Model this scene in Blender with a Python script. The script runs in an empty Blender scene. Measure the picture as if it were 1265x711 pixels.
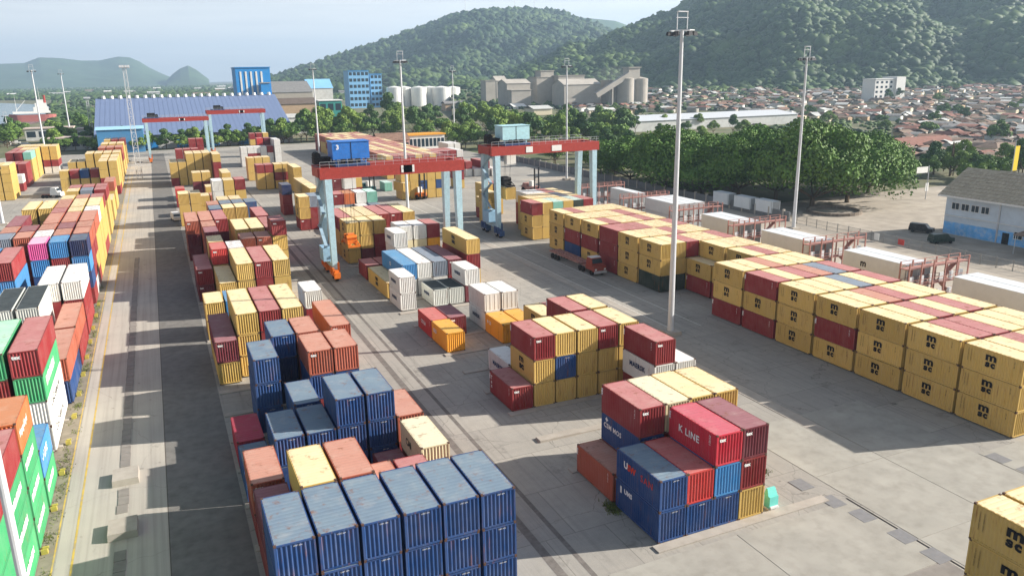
import bpy, bmesh, math, random
import numpy as np
from mathutils import Vector, Matrix
random.seed(7); rng = np.random.default_rng(7)
C = bpy.context.scene.collection
R = math.radians
# ------------------------------------------------------------------ camera
F, PITCH, YAW, ROLL, CAMH = 963.295, 0.2672, 0.4202, -0.0172, 34.3733
IW, IH = 1265.0, 711.0
fwd = Vector((math.sin(YAW)*math.cos(PITCH), math.cos(YAW)*math.cos(PITCH), -math.sin(PITCH)))
rt0 = Vector((math.cos(YAW), -math.sin(YAW), 0)); up0 = rt0.cross(fwd)
rt = math.cos(ROLL)*rt0 + math.sin(ROLL)*up0
up = -math.sin(ROLL)*rt0 + math.cos(ROLL)*up0
cd = bpy.data.cameras.new('camera'); cam = bpy.data.objects.new('camera', cd); C.objects.link(cam)
cd.sensor_width = 36; cd.lens = F*36/IW; cd.clip_end = 60000; cd.clip_start = 0.5
M = Matrix((( rt.x, up.x, -fwd.x, 0), (rt.y, up.y, -fwd.y, 0), (rt.z, up.z, -fwd.z, CAMH), (0,0,0,1)))
cam.matrix_world = M
bpy.context.scene.camera = cam
def ray(px, py): return fwd*F + rt*(px-IW/2) - up*(py-IH/2)
def gnd(px, py, z=0.0):                       # world point at height z seen at a photo position
    d = ray(px, py); t = (z-CAMH)/d.z; return Vector((d.x*t, d.y*t, z))
def atY(px, py, Y):                            # world point on the vertical plane y = Y
    d = ray(px, py); t = Y/d.y; return Vector((d.x*t, Y, CAMH+d.z*t))
def pj(p):
    d = Vector(p)-Vector((0,0,CAMH)); z = d.dot(fwd); return (IW/2+F*d.dot(rt)/z, IH/2-F*d.dot(up)/z, z)
# ------------------------------------------------------------------ light
SUN_EL, SUN_AZ = R(26.0), math.atan2(0.96, -0.279)      # azimuth clockwise from +Y
S = bpy.context.scene
S.view_settings.view_transform = 'Standard'; S.view_settings.look = 'None'
S.view_settings.exposure = 1.15; S.view_settings.gamma = 1
S.cycles.max_bounces = 6; S.cycles.diffuse_bounces = 2; S.cycles.volume_bounces = 0
S.cycles.use_denoising = True
w = bpy.data.worlds.new('World'); S.world = w; w.use_nodes = True
nt = w.node_tree; nt.nodes.clear()
out = nt.nodes.new('ShaderNodeOutputWorld'); bg = nt.nodes.new('ShaderNodeBackground')
sky = nt.nodes.new('ShaderNodeTexSky'); sky.sky_type = 'NISHITA'; sky.sun_disc = False
sky.sun_elevation = SUN_EL; sky.sun_rotation = SUN_AZ; sky.air_density = 1.0; sky.dust_density = 2.0; sky.ozone_density = 1.5
tc = nt.nodes.new('ShaderNodeTexCoord'); mp = nt.nodes.new('ShaderNodeMapping'); mp.inputs['Scale'].default_value = (1.3, 1.3, 20)
nz = nt.nodes.new('ShaderNodeTexNoise'); nz.inputs['Scale'].default_value = 1.7; nz.inputs['Detail'].default_value = 7; nz.inputs['Roughness'].default_value = .55
cr = nt.nodes.new('ShaderNodeValToRGB'); cr.color_ramp.elements[0].position = .34; cr.color_ramp.elements[1].position = .56
cr.color_ramp.elements[0].color = (0,0,0,1); cr.color_ramp.elements[1].color = (1,1,1,1)
mx = nt.nodes.new('ShaderNodeMix'); mx.data_type = 'RGBA'
c2 = nt.nodes.new('ShaderNodeMix'); c2.data_type = 'RGBA'; c2.inputs[6].default_value = (9.0,9.3,9.8,1); c2.inputs[7].default_value = (12.4,12.3,12.2,1)
nt.links.new(tc.outputs['Generated'], mp.inputs['Vector']); nt.links.new(mp.outputs[0], nz.inputs['Vector'])
nt.links.new(nz.outputs['Fac'], cr.inputs['Fac']); nt.links.new(cr.outputs['Color'], c2.inputs[0])
sep = nt.nodes.new('ShaderNodeSeparateXYZ'); nt.links.new(tc.outputs['Generated'], sep.inputs[0])
mr = nt.nodes.new('ShaderNodeMapRange'); mr.inputs[1].default_value = 0.0; mr.inputs[2].default_value = .35; mr.inputs[3].default_value = .92; mr.inputs[4].default_value = .12
nt.links.new(sep.outputs['Z'], mr.inputs[0]); nt.links.new(mr.outputs[0], mx.inputs[0])
nt.links.new(sky.outputs[0], mx.inputs[6]); nt.links.new(c2.outputs[2], mx.inputs[7])
nt.links.new(mx.outputs[2], bg.inputs['Color']); bg.inputs['Strength'].default_value = 0.052
nt.links.new(bg.outputs[0], out.inputs[0])
sl = bpy.data.lights.new('sun', 'SUN'); so = bpy.data.objects.new('sun', sl); C.objects.link(so)
sl.energy = 5.0; sl.angle = R(0.6); sl.color = (1.0, .94, .86)
sd = Vector((math.sin(SUN_AZ)*math.cos(SUN_EL), math.cos(SUN_AZ)*math.cos(SUN_EL), math.sin(SUN_EL)))
so.rotation_euler = sd.to_track_quat('Z', 'Y').to_euler(); so.location = (200, -60, 120)

# ------------------------------------------------------------------ materials
def srgb(h):
    h = h.lstrip('#'); v = [int(h[i:i+2], 16)/255 for i in (0,2,4)]
    return tuple(x/12.92 if x <= .04045 else ((x+.055)/1.055)**2.4 for x in v)
MATS = {}
def _new(name):
    m = bpy.data.materials.new(name); m.use_nodes = True; n = m.node_tree; b = n.nodes['Principled BSDF']; b.inputs['Specular IOR Level'].default_value = .18; return m, n, b
def mixc(n, fac, a, b):
    x = n.nodes.new('ShaderNodeMix'); x.data_type = 'RGBA'
    for sock, v in ((0, fac), (6, a), (7, b)):
        if hasattr(v, 'is_linked') or hasattr(v, 'links'): n.links.new(v, x.inputs[sock])
        elif sock == 0: x.inputs[0].default_value = v
        else: x.inputs[sock].default_value = (*v[:3], 1)
    return x.outputs[2]
def noise(n, scale, detail=4, vec=None, rough=.55):
    t = n.nodes.new('ShaderNodeTexNoise'); t.inputs['Scale'].default_value = scale; t.inputs['Detail'].default_value = detail
    t.inputs['Roughness'].default_value = rough
    if vec is not None: n.links.new(vec, t.inputs['Vector'])
    return t.outputs['Fac']
def ramp(n, src, a, b, lo=0., hi=1.):
    r = n.nodes.new('ShaderNodeMapRange'); r.inputs[1].default_value = a; r.inputs[2].default_value = b
    r.inputs[3].default_value = lo; r.inputs[4].default_value = hi; n.links.new(src, r.inputs[0]); return r.outputs[0]
def objvec(n, scale=(1,1,1), rnd=True):
    t = n.nodes.new('ShaderNodeTexCoord'); m = n.nodes.new('ShaderNodeMapping'); m.inputs['Scale'].default_value = scale
    n.links.new(t.outputs['Object'], m.inputs['Vector'])
    if not rnd: return m.outputs[0]
    o = n.nodes.new('ShaderNodeObjectInfo'); s = n.nodes.new('ShaderNodeVectorMath'); s.operation = 'SCALE'
    cx = n.nodes.new('ShaderNodeCombineXYZ')
    for i in range(3): n.links.new(o.outputs['Random'], cx.inputs[i])
    n.links.new(cx.outputs[0], s.inputs[0]); s.inputs['Scale'].default_value = 137.0
    a = n.nodes.new('ShaderNodeVectorMath'); a.operation = 'ADD'; n.links.new(m.outputs[0], a.inputs[0]); n.links.new(s.outputs[0], a.inputs[1])
    return a.outputs[0]
def geovec(n, scale=(1,1,1)):
    t = n.nodes.new('ShaderNodeNewGeometry'); m = n.nodes.new('ShaderNodeMapping'); m.inputs['Scale'].default_value = scale
    n.links.new(t.outputs['Position'], m.inputs['Vector']); return m.outputs[0]
def mat(name, col, rough=.7, var=.15, scale=2.0, metal=0., dirt=(.22,.19,.15), dfac=.25, rnd=True, lo=.45, hi=.75):
    """plain painted / mineral surface with blotches"""
    if name in MATS: return MATS[name]
    if isinstance(col, str): col = srgb(col)
    m, n, b = _new(name); v = objvec(n, rnd=rnd) if rnd else geovec(n)
    f = noise(n, scale, 6, v); c = mixc(n, ramp(n, f, .3, .7), tuple(x*(1-var) for x in col), tuple(min(1, x*(1+var)) for x in col))
    f2 = noise(n, scale*2.7, 5, v); c = mixc(n, ramp(n, f2, lo, hi, 0, dfac), c, dirt)
    n.links.new(c, b.inputs['Base Color']); b.inputs['Roughness'].default_value = rough; b.inputs['Metallic'].default_value = metal
    MATS[name] = m; return m
ROOFA = {'yellow':(.78,.64,.40),'navy blue':(.20,.26,.30),'dark navy':(.13,.16,.20),'maroon red':(.48,.225,.21),'dark maroon':(.32,.155,.165),'bright red':(.50,.18,.16),
 'rust red':(.52,.28,.21),'red':(.50,.14,.17),'crimson':(.36,.06,.09),'cream':(.66,.60,.44),'sky blue':(.14,.30,.46),'grey':(.22,.26,.31),'orange':(.62,.36,.09),'deep orange':(.5,.24,.13)}
def paint(name, col, roof=False):
    key = name+('_roof' if roof else '')
    if key in MATS: return MATS[key]
    if isinstance(col, str): col = srgb(col)
    m, n, b = _new('container_paint_'+key)
    v = objvec(n, (1,1,1)); vs = objvec(n, (3.2,3.2,.35)) if not roof else objvec(n, (1.2,1.2,1.2))
    oi = n.nodes.new('ShaderNodeObjectInfo')
    c = mixc(n, ramp(n, oi.outputs['Random'], 0, 1), tuple(x*.86 for x in col), tuple(min(1,x*1.1+.01) for x in col))
    f = noise(n, .55, 5, v)
    dust = (.60,.52,.43)
    if roof:
        mxv = max(col); fade = ROOFA.get(name) or tuple(.70*(.62+.38*x/mxv)*(1.04 if i == 2 and col[2] == mxv else 1) for i, x in enumerate(col)); c = mixc(n, ramp(n, f, .25, .75, .72, .95), c, fade)
        c = mixc(n, ramp(n, noise(n, .8, 5, v, .6), .5, .8, 0, .22), c, dust)
    else: c = mixc(n, ramp(n, f, .35, .8, .0, .09), c, dust)
    if not roof:
        sk = noise(n, 1.0, 4, objvec(n, (11,11,.3)), .6); c = mixc(n, ramp(n, sk, .58, .72, 0, .30), c, tuple(.5*x+.22 for x in col))
    else:
        sk = noise(n, 1.0, 5, objvec(n, (.7,5,1)), .7); c = mixc(n, ramp(n, sk, .58, .75, 0, .16), c, tuple(.55*x for x in (fade if roof else col)))
    g = noise(n, 1.3, 6, v, .65)
    c = mixc(n, ramp(n, g, .55, .9, 0, .3 if roof else .15), c, (.10,.09,.08))
    rr = noise(n, 1.0, 7, vs, .7)
    c = mixc(n, ramp(n, rr, .57, .69, 0, .75 if roof else .6), c, (.20,.075,.03))
    if roof:
        tcx = n.nodes.new('ShaderNodeTexCoord'); sx = n.nodes.new('ShaderNodeSeparateXYZ'); n.links.new(tcx.outputs['Object'], sx.inputs[0])
        ab = n.nodes.new('ShaderNodeMath'); ab.operation = 'ABSOLUTE'; n.links.new(sx.outputs['X'], ab.inputs[0])
        e_ = ramp(n, ab.outputs[0], .85, 1.16, 0, .5); nn = noise(n, 2.6, 5, v, .7); mu = n.nodes.new('ShaderNodeMath'); mu.operation = 'MULTIPLY'; n.links.new(e_, mu.inputs[0]); n.links.new(ramp(n, nn, .48, .62), mu.inputs[1])
        c = mixc(n, mu.outputs[0], c, (.22,.10,.05))
    n.links.new(c, b.inputs['Base Color']); b.inputs['Roughness'].default_value = .55 if not roof else .7
    MATS[key] = m; return m
PAINT = {'y':('yellow','#c6a459'),'r':('maroon red','#87282b'),'R':('bright red','#c23a36'),'d':('dark maroon','#6a2530'),'s':('rust red','#a4553f'),
 'o':('orange','#e8a02a'),'O':('deep orange','#c96a3a'),'b':('navy blue','#1e4376'),'B':('sky blue','#3d7fb4'),'n':('dark navy','#1d2a52'),'w':('white','#d8d6cf'),
 'W':('grime-roofed white','#c9cbc2'),'g':('green','#3a9560'),'t':('pale teal','#7fb8a4'),'p':('pink','#d65a9a'),'k':('blackish green','#23342c'),
 'c':('cream','#d8cba4'),'G':('grey','#7c8590'),'m':('crimson','#a8243c'),'q':('mustard','#e0a52c'),'K':('red','#c0283a')}
mt_steel = mat('galvanised steel', '#b9bbbd', .5, .08, 3, .3)
mt_conc = mat('concrete', '#a59d92', .9, .12, .6, rnd=False)
mt_black = mat('black rubber', '#1a1a1c', .8, .1)
mt_glass = mat('dark window glass', '#2c3840', .15, .1, dfac=.05)
mt_white = mat('white paint', '#dcdad4', .6, .06, dfac=.15)
# ------------------------------------------------------------------ mesh helpers
class MB:
    def __init__(s): s.v = []; s.f = []; s.mi = []
    def quad(s, a, b, c, d, mi=0):
        i = len(s.v); s.v += [tuple(a), tuple(b), tuple(c), tuple(d)]; s.f.append((i,i+1,i+2,i+3)); s.mi.append(mi)
    def tri(s, a, b, c, mi=0):
        i = len(s.v); s.v += [tuple(a), tuple(b), tuple(c)]; s.f.append((i,i+1,i+2)); s.mi.append(mi)
    def hexa(s, p, mi=0):       # 8 points: bottom 4 ccw, top 4 ccw
        i = len(s.v); s.v += [tuple(x) for x in p]
        for q in ((3,2,1,0),(4,5,6,7),(0,1,5,4),(1,2,6,5),(2,3,7,6),(3,0,4,7)):
            s.f.append(tuple(i+k for k in q)); s.mi.append(mi)
        return s
    def box(s, x0, x1, y0, y1, z0, z1, mi=0):
        return s.hexa([(x0,y0,z0),(x1,y0,z0),(x1,y1,z0),(x0,y1,z0),(x0,y0,z1),(x1,y0,z1),(x1,y1,z1),(x0,y1,z1)], mi)
    def bar(s, a, b, r, n=6, mi=0, r2=None):
        a = Vector(a); b = Vector(b); d = (b-a).normalized(); u = d.orthogonal().normalized(); w_ = d.cross(u); r2 = r if r2 is None else r2
        i = len(s.v)
        for k in range(n):
            t = 2*math.pi*k/n; o = u*math.cos(t)+w_*math.sin(t); s.v += [tuple(a+o*r), tuple(b+o*r2)]
        for k in range(n):
            k2 = (k+1) % n; s.f.append((i+2*k, i+2*k2, i+2*k2+1, i+2*k+1)); s.mi.append(mi)
        s.f.append(tuple(i+2*k for k in reversed(range(n)))); s.mi.append(mi)
        s.f.append(tuple(i+2*k+1 for k in range(n))); s.mi.append(mi)
        return s
    def beam(s, a, b, w_, h, mi=0):   # rectangular bar, h vertical-ish
        a = Vector(a); b = Vector(b); d = (b-a).normalized(); z = Vector((0,0,1))
        if abs(d.z) > .9: z = Vector((0,1,0))
        u = d.cross(z).normalized()*w_/2; v = u.cross(d).normalized()*h/2
        s.hexa([a-u-v, a+u-v, b+u-v, b-u-v, a-u+v, a+u+v, b+u+v, b-u+v], mi); return s
    def mesh(s, name, mats):
        me = bpy.data.meshes.new(name); me.from_pydata(s.v, [], s.f)
        for m in (mats if isinstance(mats, (list, tuple)) else [mats]): me.materials.append(m)
        if max(s.mi, default=0): me.polygons.foreach_set('material_index', s.mi)
        me.update(); return me
    def obj(s, name, mats, parent=None, loc=None):
        o = bpy.data.objects.new(name, s.mesh(name, mats)); C.objects.link(o)
        if parent: o.parent = parent
        if loc is not None: o.location = loc
        return o
def link(name, me, parent=None, loc=(0,0,0), rot=(0,0,0)):
    o = bpy.data.objects.new(name, me); C.objects.link(o); o.location = loc; o.rotation_euler = rot
    if parent: o.parent = parent
    return o
def tag(o, label=None, cat=None, group=None, kind=None):
    if label: o['label'] = label
    if cat: o['category'] = cat
    if group: o['group'] = group
    if kind: o['kind'] = kind
    return o
def empty(name, loc=(0,0,0), rz=0, **k):
    o = bpy.data.objects.new(name, None); C.objects.link(o); o.location = loc; o.rotation_euler = (0,0,rz); tag(o, **k); return o
def copy_tree(o, parent=None):
    c = o.copy(); C.objects.link(c); c.parent = parent
    for ch in list(o.children): copy_tree(ch, c)
    return c
def npmesh(name, verts, faces, mats, smooth=False, mi=None):
    verts = np.asarray(verts, np.float32); faces = np.asarray(faces, np.int32); k = faces.shape[1]
    me = bpy.data.meshes.new(name); me.vertices.add(len(verts)); me.vertices.foreach_set('co', verts.ravel())
    me.loops.add(faces.size); me.loops.foreach_set('vertex_index', faces.ravel()); me.polygons.add(len(faces))
    me.polygons.foreach_set('loop_start', np.arange(0, faces.size, k, dtype=np.int32))
    me.polygons.foreach_set('loop_total', np.full(len(faces), k, np.int32))
    for m in (mats if isinstance(mats, (list, tuple)) else [mats]): me.materials.append(m)
    if mi is not None: me.polygons.foreach_set('material_index', np.asarray(mi, np.int32))
    if smooth: me.polygons.foreach_set('use_smooth', np.ones(len(faces), bool))
    me.update(calc_edges=True); return me
_txm = {}
def text(parent, body, size, m, loc, rot, bold=.0, spacing=1.0, align='LEFT', lines=1.0, name='lettering', fit=None):
    key = (body, size, m.name, bold, spacing, align, fit)
    if key not in _txm:
        cu = bpy.data.curves.new('lettering', 'FONT'); cu.body = body; cu.size = size; cu.offset = bold; cu.space_character = spacing
        cu.align_x = align; cu.align_y = 'TOP'; cu.space_line = lines; cu.materials.append(m); cu.resolution_u = 2
        t_ = bpy.data.objects.new('tmp', cu); me = bpy.data.meshes.new_from_object(t_); bpy.data.objects.remove(t_); bpy.data.curves.remove(cu)
        me.name = 'lettering'
        if fit:
            xs_ = [v.co.x for v in me.vertices]; ys_ = [v.co.y for v in me.vertices]; a0, a1, b0, b1 = min(xs_), max(xs_), min(ys_), max(ys_)
            for v in me.vertices: v.co.x = (v.co.x-a0)/(a1-a0)*fit[0]; v.co.y = (v.co.y-b1)/(b1-b0)*fit[1]
        if not me.materials: me.materials.append(m)
        _txm[key] = me
    return link(name, _txm[key], parent, loc, rot)
# ------------------------------------------------------------------ ground
def cracks(n, v, scale, w0, w1):
    wn = n.nodes.new('ShaderNodeTexNoise'); wn.inputs['Scale'].default_value = .9; wn.inputs['Detail'].default_value = 4; n.links.new(v, wn.inputs['Vector'])
    ad = n.nodes.new('ShaderNodeMix'); ad.data_type = 'VECTOR'; ad.inputs[0].default_value = .35; n.links.new(v, ad.inputs[4])
    sc = n.nodes.new('ShaderNodeVectorMath'); sc.operation = 'MULTIPLY_ADD'; n.links.new(wn.outputs['Color'], sc.inputs[0]); sc.inputs[1].default_value = (3,3,3); n.links.new(v, sc.inputs[2]); n.links.new(sc.outputs[0], ad.inputs[5])
    vo = n.nodes.new('ShaderNodeTexVoronoi'); vo.feature = 'DISTANCE_TO_EDGE'; vo.inputs['Scale'].default_value = scale; n.links.new(ad.outputs[1], vo.inputs['Vector'])
    return ramp(n, vo.outputs['Distance'], w0, w1, .6, 0)
def ground_mat():
    m, n, b = _new('yard paving'); v = geovec(n)
    f = noise(n, .045, 7, v, .6); c = mixc(n, ramp(n, f, .35, .65), srgb('#9c978d'), srgb('#afa99e'))
    bk = n.nodes.new('ShaderNodeTexBrick'); bk.offset = .5; bk.inputs['Scale'].default_value = 1; bk.inputs['Brick Width'].default_value = 5.2; bk.inputs['Row Height'].default_value = 6.7
    bk.inputs['Mortar Size'].default_value = .035; bk.inputs['Color1'].default_value = (.0,.0,.0,1); bk.inputs['Color2'].default_value = (1,1,1,1); bk.inputs['Mortar'].default_value = (.5,.5,.5,1); n.links.new(v, bk.inputs['Vector'])
    c = mixc(n, ramp(n, bk.outputs['Color'], 0, 1, 0, .28), c, srgb('#767472')); c = mixc(n, ramp(n, bk.outputs['Fac'], 0, 1, 0, .55), c, srgb('#5c5751'))
    g = noise(n, .9, 6, v, .65); c = mixc(n, ramp(n, g, .4, .75, 0, .25), c, srgb('#787470'))
    vs = geovec(n, (2.2, .05, 1)); s = noise(n, 1.0, 6, vs, .65); c = mixc(n, ramp(n, s, .5, .75, 0, .42), c, srgb('#6c6966'))
    vt = geovec(n, (.05, 1.4, 1)); s2 = noise(n, 1.0, 5, vt, .6); c = mixc(n, ramp(n, s2, .55, .8, 0, .22), c, srgb('#b3aa9c'))
    k = noise(n, .22, 8, v, .75); c = mixc(n, ramp(n, k, .58, .70, 0, .5), c, srgb('#4f4b47'))
    oil = noise(n, .55, 3, v, .5); c = mixc(n, ramp(n, oil, .70, .76, 0, .6), c, srgb('#3a3734'))
    c = mixc(n, cracks(n, v, .11, .0007, .004), c, srgb('#6a655f'))
    h = noise(n, 14, 3, v); c = mixc(n, ramp(n, h, .3, .7, 0, .14), c, (.05,.05,.05))
    n.links.new(c, b.inputs['Base Color']); b.inputs['Roughness'].default_value = .9
    bp = n.nodes.new('ShaderNodeBump'); bp.inputs['Strength'].default_value = .25; bp.inputs['Distance'].default_value = .05
    n.links.new(g, bp.inputs['Height']); n.links.new(bp.outputs[0], b.inputs['Normal']); return m
MT_G = ground_mat()
def road_mat():
    m, n, b = _new('worn asphalt lane'); v = geovec(n)
    f = noise(n, .12, 6, v, .6); c = mixc(n, ramp(n, f, .3, .7), srgb('#a49e94'), srgb('#b3aca0'))
    vs = geovec(n, (2.2, .03, 1)); s = noise(n, 1.0, 5, vs, .6); c = mixc(n, ramp(n, s, .45, .75, 0, .35), c, srgb('#67625d'))
    k = noise(n, .8, 8, v, .75); c = mixc(n, ramp(n, k, .66, .76, 0, .4), c, srgb('#524e4a'))
    oil = noise(n, .7, 3, v, .5); c = mixc(n, ramp(n, oil, .68, .76, 0, .6), c, srgb('#3d3936'))
    c = mixc(n, cracks(n, v, .10, .0005, .003), c, srgb('#77716a'))
    n.links.new(c, b.inputs['Base Color']); b.inputs['Roughness'].default_value = .88; return m
MT_ROAD = road_mat()
MT_SLAB = mat('cast concrete slab', '#9d998f', .9, .1, .35, dfac=.3, dirt=srgb('#6b645b'), rnd=True)
MT_SLAB2 = mat('dark patched slab', '#88827b', .9, .12, .5, dfac=.3, dirt=srgb('#57514b'))
MT_EARTH = mat('town earth and low scrub', '#5a6144', .95, .3, .02, dfac=.6, dirt=srgb('#857a66'), rnd=False, lo=.4, hi=.6)
MT_DIRT = mat('dusty grey court paving', '#a69c8e', .95, .12, .12, dfac=.5, dirt=srgb('#857d72'), rnd=False, lo=.4, hi=.65)
g = MB(); g.quad((-9000,-3000,-.05),(9000,-3000,-.05),(9000,12000,-.05),(-9000,12000,-.05)); tag(g.obj('ground', MT_EARTH), kind='structure')
g = MB(); g.quad((-140,-40,0),(133,-40,0),(133,440,0),(-140,440,0)); yard = tag(g.obj('yard_paving', MT_G), kind='structure')
g = MB(); g.quad((-10.6,-10,.004),(3.0,-10,.004),(3.0,420,.004),(-10.6,420,.004)); road = tag(g.obj('lane_road', MT_ROAD), kind='structure')
g = MB(); g.quad((-13.5,-10,.006),(-10.7,-10,.006),(-10.7,300,.006),(-13.5,300,.006)); tag(g.obj('verge', mat('dusty verge', '#8a8172', .95, .2, .8, dfac=.35, dirt=srgb('#66664a'), rnd=False)), kind='structure')
sheet_dark = MB(); sheet_dark.quad((-2.76,-10,.006),(3.0,-10,.006),(3.0,420,.006),(-2.76,420,.006)); tag(sheet_dark.obj('tarred_lane', mat('dark tarred asphalt','#77746f',.9,.12,.4,dfac=.45,dirt=srgb('#55534f'),rnd=False,lo=.42,hi=.7)), kind='structure')  # right lane half: tarred asphalt, with the stacks' shade also put into its colour
mt_yl = mat('worn yellow line paint', '#c2a552', .8, .15, .8, dfac=.85, dirt=srgb('#8b8278'), rnd=False)
mt_wl = mat('worn white line paint', '#cfcabf', .8, .1, .8, dfac=.6, dirt=srgb('#8b8278'), rnd=False)
def sheet(name, m, x0, x1, y0, y1, z, parent=None):
    b_ = MB(); b_.quad((x0,y0,z),(x1,y0,z),(x1,y1,z),(x0,y1,z)); o = b_.obj(name, m, parent)
    if not parent: o['kind'] = 'structure'
    return o
sheet('road_marking', mt_yl, -9.56, -9.40, 0, 330, .012, road)
sheet('road_marking', mt_yl, -10.84, -10.72, 0, 330, .012, road)
sheet('road_marking', mat('dark joint filler', '#5a544e', .9), -2.84, -2.76, 0, 330, .009, road)
for x in (61.9, 66.4, 95.5): sheet('road_marking', mt_wl, x, x+.14, 190 if x > 90 else 84, 330, .009, yard)
# cracked strip of short slabs down the lane
mslab = MB().box(-.42,.42,-.7,.7,0,.05).mesh('slab', MT_SLAB2)
y = 40.0
while y < 170:
    if not (59 < y < 65 or 69.5 < y < 74):
        o = link('paving_slab', mslab, road, (-6.25+random.uniform(-.04,.04), y, 0), (random.uniform(-.01,.01), random.uniform(-.02,.02), random.uniform(-.03,.03)))
    y += 1.46
# recessed rail-like tyre track along the crane lane
sheet('road_marking', mat('dark wheel track', '#736d67', .9, .2, 1.2, dfac=.5, dirt=srgb('#55504b'), rnd=False), 22.2, 22.9, 36, 300, .008, yard)
sheet('road_marking', MATS['dark wheel track'], 24.4, 24.8, 36, 300, .008, yard)
# large cast slabs on the open apron with real joints
slabm = {}
def slabs(x0, x1, nx, y0, y1, ny):
    for i in range(nx):
        for j in range(ny):
            a = x0+(x1-x0)*i/nx; b_ = x0+(x1-x0)*(i+1)/nx; c = y0+(y1-y0)*j/ny; d = y0+(y1-y0)*(j+1)/ny
            key = (round(b_-a,2), round(d-c,2), (i*7+j*3) % 5 == 0)
            if key not in slabm:
                slabm[key] = MB().box(-(b_-a)/2+.03, (b_-a)/2-.03, -(d-c)/2+.03, (d-c)/2-.03, 0, .02).mesh('slab', MT_SLAB2 if key[2] else MT_SLAB)
            link('paving_slab', slabm[key], yard, ((a+b_)/2, (c+d)/2, .004), (0,0,0))
slabs(48.9, 65.4, 2, 14.0, 55.6, 4)
slabs(65.5, 82.0, 2, 7.5, 42.0, 4)
slabs(25.5, 48.4, 2, 14.0, 41.2, 3)
mt_pit = mat('steel pit cover', '#7d7c7c', .6, .1, 2)
for (x, y_) in ((46.9,44.8),(47.2,41.6),(47.7,39.0),(48.1,35.6),(48.2,32.8),(66.3,40.6),(66.4,37.8),(66.5,35)):
    tag(MB().box(-.7,.7,-.85,.85,0,.012).obj('pit_cover', mt_pit, yard, (x, y_, .026)))
MB().box(-.07,.07,-13,13,0,.012).obj('drain_slot', mt_black, yard, (48.62, 28.5, .008))
tag(MB().box(55.4,57.0,52,84,0,.035).obj('kerb_strip', mt_conc), kind='structure')
tag(MB().box(60.4,61.8,84,170,0,.035).obj('kerb_strip', mt_conc), kind='structure')
# concrete stacking beams
beams = {}
def beam_run(x0, x1, y_, name='stacking_beam'):
    k = round(x1-x0, 2)
    if k not in beams: beams[k] = MB().box(0, x1-x0, -.45, .45, 0, .12).mesh('beam', mt_conc)
    return link(name, beams[k], yard, (x0, y_, 0))
for i in range(26):
    if i != 1: beam_run(30.2, 47.0, 42.2+6.67*i)
    beam_run(3.1, 19.6, 42.1+6.67*i)
    if i > 1: beam_run(-28, -11.9, 41.7+6.7*i)
# loose broken slabs near the block corner
tag(MB().box(-2.2,2.2,-.5,.5,0,.22).obj('loose_slab', mt_conc, None, (32.5, 62.2, 0)), 'long concrete slab lying on the ground between the two middle stacks', 'slab')
# ------------------------------------------------------------------ containers
HC, WC = 2.591, 2.438
def corr(mb, p0, ax, n_out, length, z0, z1, period, depth, base_off, mi=0, f1=.30):
    """vertical corrugations from p0 along ax; n_out outward normal; panel face starts at base_off inside"""
    n = max(2, int(round(length/period))); per = length/n; pts = []
    for i in range(n):
        s = i*per; pts += [(s,0), (s+per*f1,0), (s+per*.5,1), (s+per*(.5+f1),1)]
    pts.append((length,0))
    P = [(p0[0]+ax[0]*s-n_out[0]*(base_off+depth*d), p0[1]+ax[1]*s-n_out[1]*(base_off+depth*d)) for s, d in pts]
    i0 = len(mb.v)
    for (x,y_) in P: mb.v += [(x,y_,z0),(x,y_,z1)]
    for k in range(len(P)-1): mb.f.append((i0+2*k, i0+2*k+2, i0+2*k+3, i0+2*k+1)); mb.mi.append(mi)
def frame_mb(L, mb=None, mi=0):
    mb = mb or MB(); X, Y = WC/2, L/2
    for sx in (-1,1):
        for sy in (-1,1):
            mb.box(min(sx*X, sx*(X-.11)), max(sx*X, sx*(X-.11)), min(sy*Y, sy*(Y-.10)), max(sy*Y, sy*(Y-.10)), .118, HC-.118, mi)
            for z in (0, HC-.118):
                mb.box(min(sx*(X+.004), sx*(X-.16)), max(sx*(X+.004), sx*(X-.16)), min(sy*(Y+.004), sy*(Y-.17)), max(sy*(Y+.004), sy*(Y-.17)), z, z+.118, mi+1)
        mb.box(min(sx*(X-.002), sx*(X-.08)), max(sx*(X-.002), sx*(X-.08)), -Y+.172, Y-.172, .02, .16, mi)
        mb.box(min(sx*(X-.002), sx*(X-.07)), max(sx*(X-.002), sx*(X-.07)), -Y+.172, Y-.172, HC-.10, HC-.03, mi)
    for sy in (-1,1):
        mb.box(-X+.162, X-.162, min(sy*(Y-.002), sy*(Y-.09)), max(sy*(Y-.002), sy*(Y-.09)), .02, .16, mi)
        mb.box(-X+.162, X-.162, min(sy*(Y-.002), sy*(Y-.09)), max(sy*(Y-.002), sy*(Y-.09)), HC-.13, HC-.03, mi)
    return mb
def side_mb(L, sx, mb=None, mi=0):
    mb = mb or MB()
    if sx < 0: corr(mb, (-WC/2, L/2-.1), (0,-1), (-1,0), L-.2, .14, HC-.09, .278, .036, .015, mi)
    else: corr(mb, (WC/2, -L/2+.1), (0,1), (1,0), L-.2, .14, HC-.09, .278, .036, .015, mi)
    return mb
def end_mb(L, mb=None, mi=0):
    mb = mb or MB(); corr(mb, (-WC/2+.11, -L/2), (1,0), (0,-1), WC-.22, .15, HC-.11, .268, .070, .012, mi, .18); return mb
def door_mb(L, mb=None, mi=0):
    mb = mb or MB(); y_ = L/2-.03
    mb.box(-WC/2+.12, -.01, y_-.05, y_, .16, HC-.13, mi); mb.box(.01, WC/2-.12, y_-.05, y_, .16, HC-.13, mi)
    for x in (-.9,-.35,.35,.9): mb.bar((x,y_+.03,.2),(x,y_+.03,HC-.2), .02, 4, mi)
    return mb
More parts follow.
